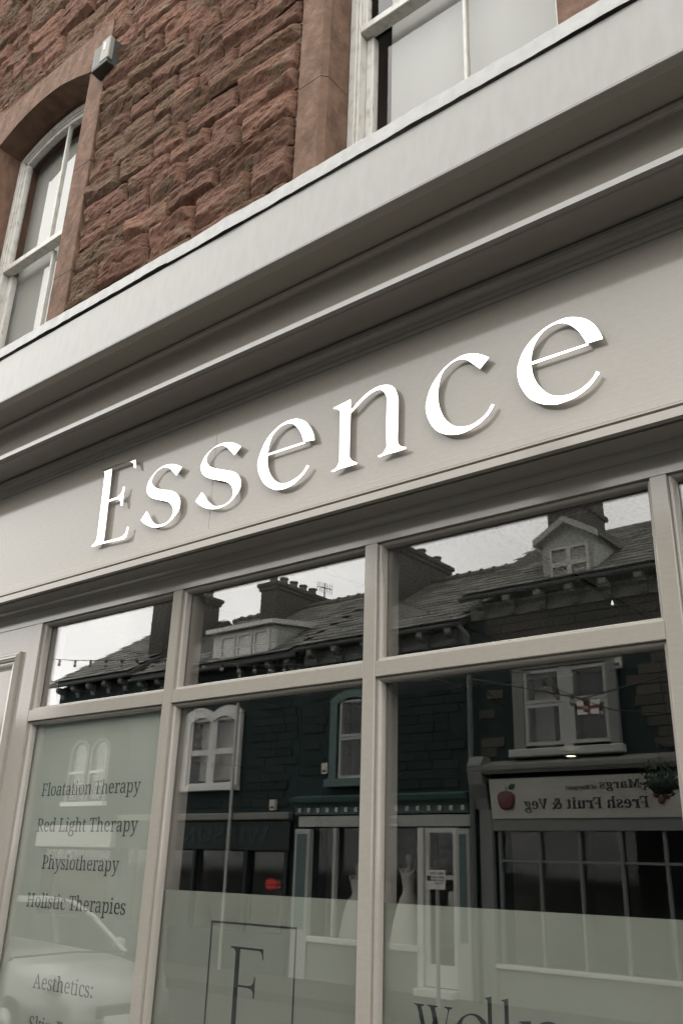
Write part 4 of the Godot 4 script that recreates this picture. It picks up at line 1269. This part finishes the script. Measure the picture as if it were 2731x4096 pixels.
	box("stall_riser", h3, Vector3(-7.27, 0.0, z - 0.07), Vector3(-3.9, 0.46, z - 0.001), mat.grey_render)
	box("window_sill", h3, Vector3(-7.27, 0.461, z - 0.13), Vector3(-3.9, 0.519, z - 0.001), mat.white_frame, 0.01)
	# ---- the terrace goes on to the right
	var h4 := thing("end_terrace_house", "plain dark stone house to the right of the greengrocer across the street", "building")
	house_body(h4, -3.69, 8.0, 5.9)
	put("roof", prism([[z - 0.25, 6.03], [z + 2.9, 7.92], [z + 6, 6.03]], -3.59, 8.0, "x"), mat.slate_0, h4)

# ---------------------------------------------------------------- small things
func make_street_things() -> void:
	var z := ZW
	# louvred box on the sandstone
	var wl := thing("wall_vent_box", "grey louvred plastic box fixed to the sandstone beside the arched window", "vent box", Vector3(-4.43, 6.955, 0.05))
	put("casing", prism([[-0.095, 0.0], [0.095, 0.0], [0.095, 0.235], [-0.095, 0.235]], -0.05, 0.035), mat.dark_plastic, wl)
	put("side_cover", box_mesh(Vector3(0.0, 0.03, 0.0352), Vector3(0.1, 0.24, 0.078), 0.006), mat.grey_plastic, wl)
	put("base", box_mesh(Vector3(-0.09, -0.004, -0.02), Vector3(0.09, 0.03, 0.075), 0.004), mat.dark_plastic, wl)
	for k in 11:
		put("louvre", box_mesh(Vector3(-0.095 + k * 0.0085, 0.034, 0.0353), Vector3(-0.095 + k * 0.0085 + 0.0045, 0.225, 0.07)), mat.grey_plastic, wl)
	put("label_plate", box_mesh(Vector3(0.035, 0.13, 0.0785), Vector3(0.055, 0.2, 0.08)), mat.flag_white, wl)
	# alarm boxes
	for d in [[Vector3(-5.12, 4.59, z - 0.012), "cream alarm box high on the greengrocer house wall"], [Vector3(-10.67, 3.29, z - 0.012), "pale alarm box on the wall left of the bridal house window"], [Vector3(-11.9, 2.69, z - 0.012), "small pale box on the wall above the black shop"]]:
		var a := thing("alarm_box", d[1], "alarm box", d[0], "alarm boxes across the street")
		put("cover", prism([[-0.06, 0.0], [0.06, 0.0], [0.07, 0.04], [0.07, 0.19], [-0.07, 0.19], [-0.07, 0.04]], -0.07, 0.0), mat.cream_plastic, a)
		put("lamp_strip", box_mesh(Vector3(-0.04, 0.03, -0.075), Vector3(0.04, 0.07, -0.0705)), mat.dark_plastic, a)
	# flag in the window
	var fl := thing("flag", "white flag with a red cross hung in an upper window across the street", "flag", Vector3(-5.6, 3.95, z - 0.085))
	put("cloth", box_mesh(Vector3(-0.18, 0.0, 0.0), Vector3(0.18, 0.21, 0.006)), mat.flag_white, fl)
	put("cross", box_mesh(Vector3(-0.025, 0.0, -0.003), Vector3(0.025, 0.21, -0.0005)), mat.flag_red, fl)
	put("cross", box_mesh(Vector3(-0.18, 0.082, -0.0025), Vector3(0.18, 0.128, -0.0006)), mat.flag_red, fl)
	# neon sign in the black shop
	var ns := thing("neon_sign", "red glowing OPEN sign in the black shop window across the street", "neon sign", Vector3(-11.78, 1.37, z - 0.05))
	put("backing", box_mesh(Vector3(-0.2, -0.03, 0.0), Vector3(0.2, 0.16, 0.012)), mat.black_shop_paint, ns)
	lettering("glowing_letters", ns, "OPEN", "Droid Sans", -0.16, 0.16, 0.065, 0.125, -0.004, mat.red_neon, true, true, 0.006)
	lettering("glowing_letters", ns, "Welcome", "Droid Sans", -0.18, 0.18, 0.0, 0.04, -0.004, mat.red_neon, true, true, 0.006)
	var nl := OmniLight3D.new()
	nl.name = "neon_glow"
	nl.light_color = Color(1.0, 0.2, 0.15)
	nl.light_energy = 0.004
	nl.omni_range = 6.0
	nl.omni_attenuation = 2.0
	nl.light_size = 0.1
	nl.shadow_enabled = true
	ns.add_child(nl)
	nl.position = Vector3(0, 0.07, -0.08)
	# wedding dress on a stand
	for dd in [[-9.27, "white wedding dress on a mannequin beside the bridal shop door", 1.0], [-10.35, "pale gown on a mannequin far from the door in the bridal shop window", 0.88]]:
		var dr := thing("wedding_dress_mannequin", dd[1], "mannequin", Vector3(dd[0], 0.6, z + 0.55), "bridal gowns on show")
		var k: float = dd[2]
		put("body", lathe([[0.0, 0.7 * k], [0.08, 0.75 * k], [0.1, 0.95 * k], [0.12, 1.08 * k], [0.09, 1.13 * k], [0.035, 1.17 * k], [0.03, 1.23 * k], [0.05, 1.25 * k], [0.065, 1.31 * k], [0.05, 1.37 * k], [0.0, 1.39 * k]], Vector3.ZERO, 16, 1.0, 0.75), mat.mannequin_skin, dr)
		put("gown", lathe([[0.33, 0.0], [0.32, 0.1], [0.27, 0.35], [0.2, 0.6], [0.11, 0.8 * k], [0.1, 0.86 * k], [0.125, 0.98 * k], [0.14, 1.06 * k], [0.13, 1.09 * k], [0.12, 1.07 * k]], Vector3.ZERO, 24, 1.0, 0.8), mat.dress_white, dr)
		for sd in [-1.0, 1.0]:
			put("strap", tube([Vector3(sd * 0.08, 1.06 * k, -0.09), Vector3(sd * 0.14, 1.14 * k, -0.04), Vector3(sd * 0.08, 1.16 * k, 0.04)], 0.02, 6), mat.dress_white, dr)
	# parking sign on a post
	var ps := thing("parking_sign", "white parking zone sign on a thin grey post on the far pavement", "sign", Vector3(-7.62, 0.0, 8.9))
	put("post", tube([Vector3(0, 0, 0), Vector3(0, 1.75, 0)], 0.03, 10), mat.galvanised_steel, ps)
	var pl := put("plate", box_mesh(Vector3(-0.16, 1.49, -0.04), Vector3(0.16, 1.75, -0.032), 0.002), mat.flag_white, ps)
	for t in [["Disc Zone", -0.1, 0.12, 1.69, 1.72], ["Mon - Sat", -0.06, 0.13, 1.64, 1.665], ["8 am - 6 pm", -0.06, 0.13, 1.6, 1.625], ["1 hour", -0.02, 0.13, 1.56, 1.585]]:
		lettering("lettering", pl, t[0], "Droid Sans", t[1], t[2], t[3], t[4], -0.042, mat.sign_text, true, true, 0.001)
	put("letter_plate", box_mesh(Vector3(-0.15, 1.6, -0.0425), Vector3(-0.08, 1.67, -0.0405)), mat.sign_text, pl)
	# hanging basket
	var hb := thing("hanging_basket", "trailing hanging basket beside the fruit shop sign across the street", "hanging basket", Vector3(-4.38, 2.85, z - 0.75))
	put("bowl", lathe([[0.0, -0.12], [0.1, -0.1], [0.17, -0.02], [0.19, 0.06], [0.17, 0.06]], Vector3.ZERO, 14), mat.leaf_green, hb)
	put("wall_arm", tube([Vector3(0, 0.5, 0.74), Vector3(0, 0.52, 0.0)], 0.012, 6), mat.cable_black, hb)
	put("chain", tube([Vector3(0, 0.06, 0.0), Vector3(0, 0.52, 0.0)], 0.006, 5), mat.cable_black, hb)
	var lf := begin()
	for k in 260:
		var d := Vector3(rng.randf_range(-1, 1), rng.randf_range(-0.7, 1), rng.randf_range(-1, 1)).normalized() * rng.randf_range(0.12, 0.29)
		var u := Vector3(rng.randf_range(-1, 1), rng.randf_range(-1, 1), rng.randf_range(-1, 1)).normalized() * 0.035
		var v := u.cross(d).normalized() * 0.022
		var c := d + Vector3(0, 0.08, 0)
		tri(lf, c - u, c + v, c + u)
		tri(lf, c - u, c + u, c - v)
	put("leaves", lf.commit(), mat.leaf_green, hb)
	# television aerial beside the big stack
	var ta := thing("television_aerial", "thin rooftop television aerial beside the wide chimney stack", "aerial", Vector3(-13.9, 7.3, z + 3.5))
	put("mast", tube([Vector3(0, 0, 0), Vector3(0, 1.05, 0)], 0.018, 6), mat.cable_black, ta)
	put("boom", tube([Vector3(-0.05, 0.92, -0.22), Vector3(0.05, 0.92, 0.22)], 0.012, 5), mat.cable_black, ta)
	for k in 7:
		var q := Vector3(lerpf(-0.05, 0.05, k / 6.0), 0.92, lerpf(-0.22, 0.22, k / 6.0))
		put("element", tube([q + Vector3(0, -0.13, 0), q + Vector3(0, 0.13, 0)], 0.008, 5), mat.cable_black, ta)
	# festoon lights across the street
	var pts := [Vector3(-19.2, 5.55, 9.95), Vector3(-16.0, 5.2, 7.4), Vector3(-13.41, 4.91, 5.9), Vector3(-12.78, 4.81, 5.9), Vector3(-11.94, 4.72, 5.9), Vector3(-11.14, 4.63, 5.9), Vector3(-10.45, 4.54, 5.9), Vector3(-9.6, 4.42, 5.9), Vector3(-8.88, 4.29, 5.9), Vector3(-8.29, 4.23, 5.9), Vector3(-7.76, 4.18, 5.9), Vector3(-6.2, 3.98, 5.9), Vector3(-4.46, 3.72, 5.9), Vector3(-4.15, 3.52, 5.9), Vector3(-3.85, 3.37, 5.9), Vector3(-3.54, 3.25, 5.9), Vector3(-2.2, 3.3, 7.6), Vector3(-0.5, 3.7, 9.98)]
	var fs := thing("festoon_lights", "string of small festoon bulbs on a dark cable across the street", "string lights")
	put("cable", tube(pts, 0.006, 6), mat.cable_black, fs)
	var bm := lathe([[0.0, -0.115], [0.02, -0.108], [0.03, -0.085], [0.022, -0.06], [0.016, -0.05]], Vector3.ZERO, 10)
	var sm := lathe([[0.016, -0.05], [0.02, -0.045], [0.02, 0.0], [0.008, 0.012]], Vector3.ZERO, 8)
	for b in [[-13.24, 4.88], [-12.78, 4.81], [-12.35, 4.765], [-11.94, 4.72], [-11.53, 4.675], [-11.14, 4.63], [-10.76, 4.585], [-9.6, 4.42], [-9.23, 4.355], [-8.88, 4.29], [-8.58, 4.26], [-8.29, 4.23], [-8.03, 4.205], [-7.76, 4.18], [-4.29, 3.61], [-4.15, 3.52], [-3.99, 3.445], [-3.85, 3.37], [-3.69, 3.31]]:
		var hd := put("lamp_holder", sm, mat.cable_black, fs, Vector3(b[0], b[1], 5.9))
		put("bulb", bm, mat.frosted_bulb, hd)
	# overhead wires
	for q in [[Vector3(-7.0, 4.15, 9.98), Vector3(-5.17, 3.73, 5.9), Vector3(-3.2, 3.1, 4.4), Vector3(-1.0, 5.0, 9.98), "thin dark overhead wire sagging across the street"], ]:
		var ow := thing("overhead_wire", q[4], "wire")
		put("cable", tube([q[0], q[1], q[2], q[3]], 0.007, 6), mat.cable_black, ow)
	make_car()

func make_car() -> void:
	var c := thing("parked_car", "silver hatchback parked at the near kerb, mirrored in the left window", "car", Vector3(-10.1, -0.12, 3.9))
	c.scale = Vector3(1.0, 0.93, 1.0)
	# stations along x: [x, sill y, belt y, half width at belt]
	var S := [[-2.0, 0.38, 0.82, 0.62], [-1.9, 0.28, 0.95, 0.76], [-1.4, 0.22, 1.0, 0.84], [-0.5, 0.2, 0.98, 0.86], [0.4, 0.2, 0.95, 0.86], [0.9, 0.2, 0.93, 0.85], [1.35, 0.2, 0.86, 0.83], [1.75, 0.22, 0.74, 0.76], [1.92, 0.26, 0.62, 0.66], [1.98, 0.3, 0.52, 0.58]]
	var ring := func(s: Array) -> Array:
		var out := []
		for k in 16:
			var a := TAU * k / 16.0
			var cy := cos(a)
			var sy := sin(a)
			var yy: float = lerpf(s[1], s[2], 0.5 + 0.5 * signf(sy) * pow(absf(sy), 0.45))
			var zz: float = s[3] * signf(cy) * pow(absf(cy), 0.4)
			out.append(Vector3(s[0], yy, zz))
		return out
	var st := begin()
	st.set_smooth_group(1)
	var loft := func(rings: Array) -> void:
		for i in rings.size() - 1:
			for k in 16:
				var k2: int = (k + 1) % 16
				for v in [rings[i][k], rings[i + 1][k], rings[i + 1][k2], rings[i][k], rings[i + 1][k2], rings[i][k2]]:
					st.add_vertex(v)
		for e in [[0, 1], [rings.size() - 1, -1]]:
			var r: Array = rings[e[0]]
			var m := Vector3.ZERO
			for v in r:
				m += v / 16.0
			for k in 16:
				for v in ([m, r[k], r[(k + 1) % 16]] if e[1] > 0 else [m, r[(k + 1) % 16], r[k]]):
					st.add_vertex(v)
	loft.call(S.map(ring))
	st.generate_normals()
	var body := put("body", st.commit(), mat.silver_car_paint, c)
	st = begin()
	st.set_smooth_group(1)
	loft.call([[-1.86, 0.9, 0.98, 0.66], [-1.6, 0.9, 1.32, 0.66], [-1.2, 0.9, 1.45, 0.66], [-0.4, 0.9, 1.48, 0.67], [0.1, 0.9, 1.44, 0.66], [0.4, 0.9, 1.3, 0.68], [0.95, 0.86, 0.97, 0.74]].map(ring))
	st.generate_normals()
	put("windows", st.commit(), mat.car_glass, c)
	for s in [-1.0, 1.0]:
		put("roof_pillar", tube([Vector3(1.0, 0.93, s * 0.74), Vector3(0.42, 1.31, s * 0.665), Vector3(0.1, 1.45, s * 0.6), Vector3(-0.5, 1.49, s * 0.58), Vector3(-1.2, 1.45, s * 0.58), Vector3(-1.75, 1.0, s * 0.68)], 0.03, 8), mat.silver_car_paint, c)
		put("door_pillar", tube([Vector3(-0.35, 0.95, s * 0.74), Vector3(-0.35, 1.46, s * 0.61)], 0.035, 6), mat.silver_car_paint, c)
		put("headlight", lathe([[0.0, -0.16], [0.06, -0.13], [0.1, -0.04], [0.11, 0.05], [0.07, 0.13], [0.0, 0.16]], Vector3.ZERO, 14, 1.6, 0.8), mat.headlight_lens, c, Vector3(1.66, 0.66, s * 0.66)).rotation = Vector3(0, 0, 0.9)
		put("wing_mirror", lathe([[0.0, -0.08], [0.07, -0.05], [0.09, 0.0], [0.07, 0.05], [0.0, 0.08]], Vector3(0.62, 1.0, s * 0.93), 12, 0.8, 1.0), mat.silver_car_paint, c)
		for x in [-1.25, 1.2]:
			var w := put("wheel", lathe([[0.0, -0.09], [0.26, -0.09], [0.3, -0.06], [0.3, 0.06], [0.26, 0.09], [0.0, 0.09]], Vector3.ZERO, 22), mat.tyre_rubber, c, Vector3(x, 0.3, s * 0.77))
			w.rotation = Vector3(PI / 2, 0, 0)
			put("rim", lathe([[0.0, -0.1], [0.05, -0.1], [0.19, -0.095], [0.19, 0.095], [0.05, 0.1], [0.0, 0.1]], Vector3.ZERO, 16), mat.headlight_lens, w)
	put("roof", box_mesh(Vector3(-1.3, 1.44, -0.58), Vector3(0.08, 1.5, 0.58), 0.028), mat.silver_car_paint, c)
	put("bonnet_edge", tube([Vector3(1.0, 0.945, -0.7), Vector3(1.02, 0.97, 0.0), Vector3(1.0, 0.945, 0.7)], 0.012, 6), mat.car_glass, c)
	put("grille", box_mesh(Vector3(1.9, 0.42, -0.34), Vector3(2.0, 0.54, 0.34), 0.02), mat.tyre_rubber, c)
	put("number_plate", box_mesh(Vector3(1.98, 0.33, -0.26), Vector3(2.02, 0.44, 0.26), 0.003), mat.number_plate_white, c)
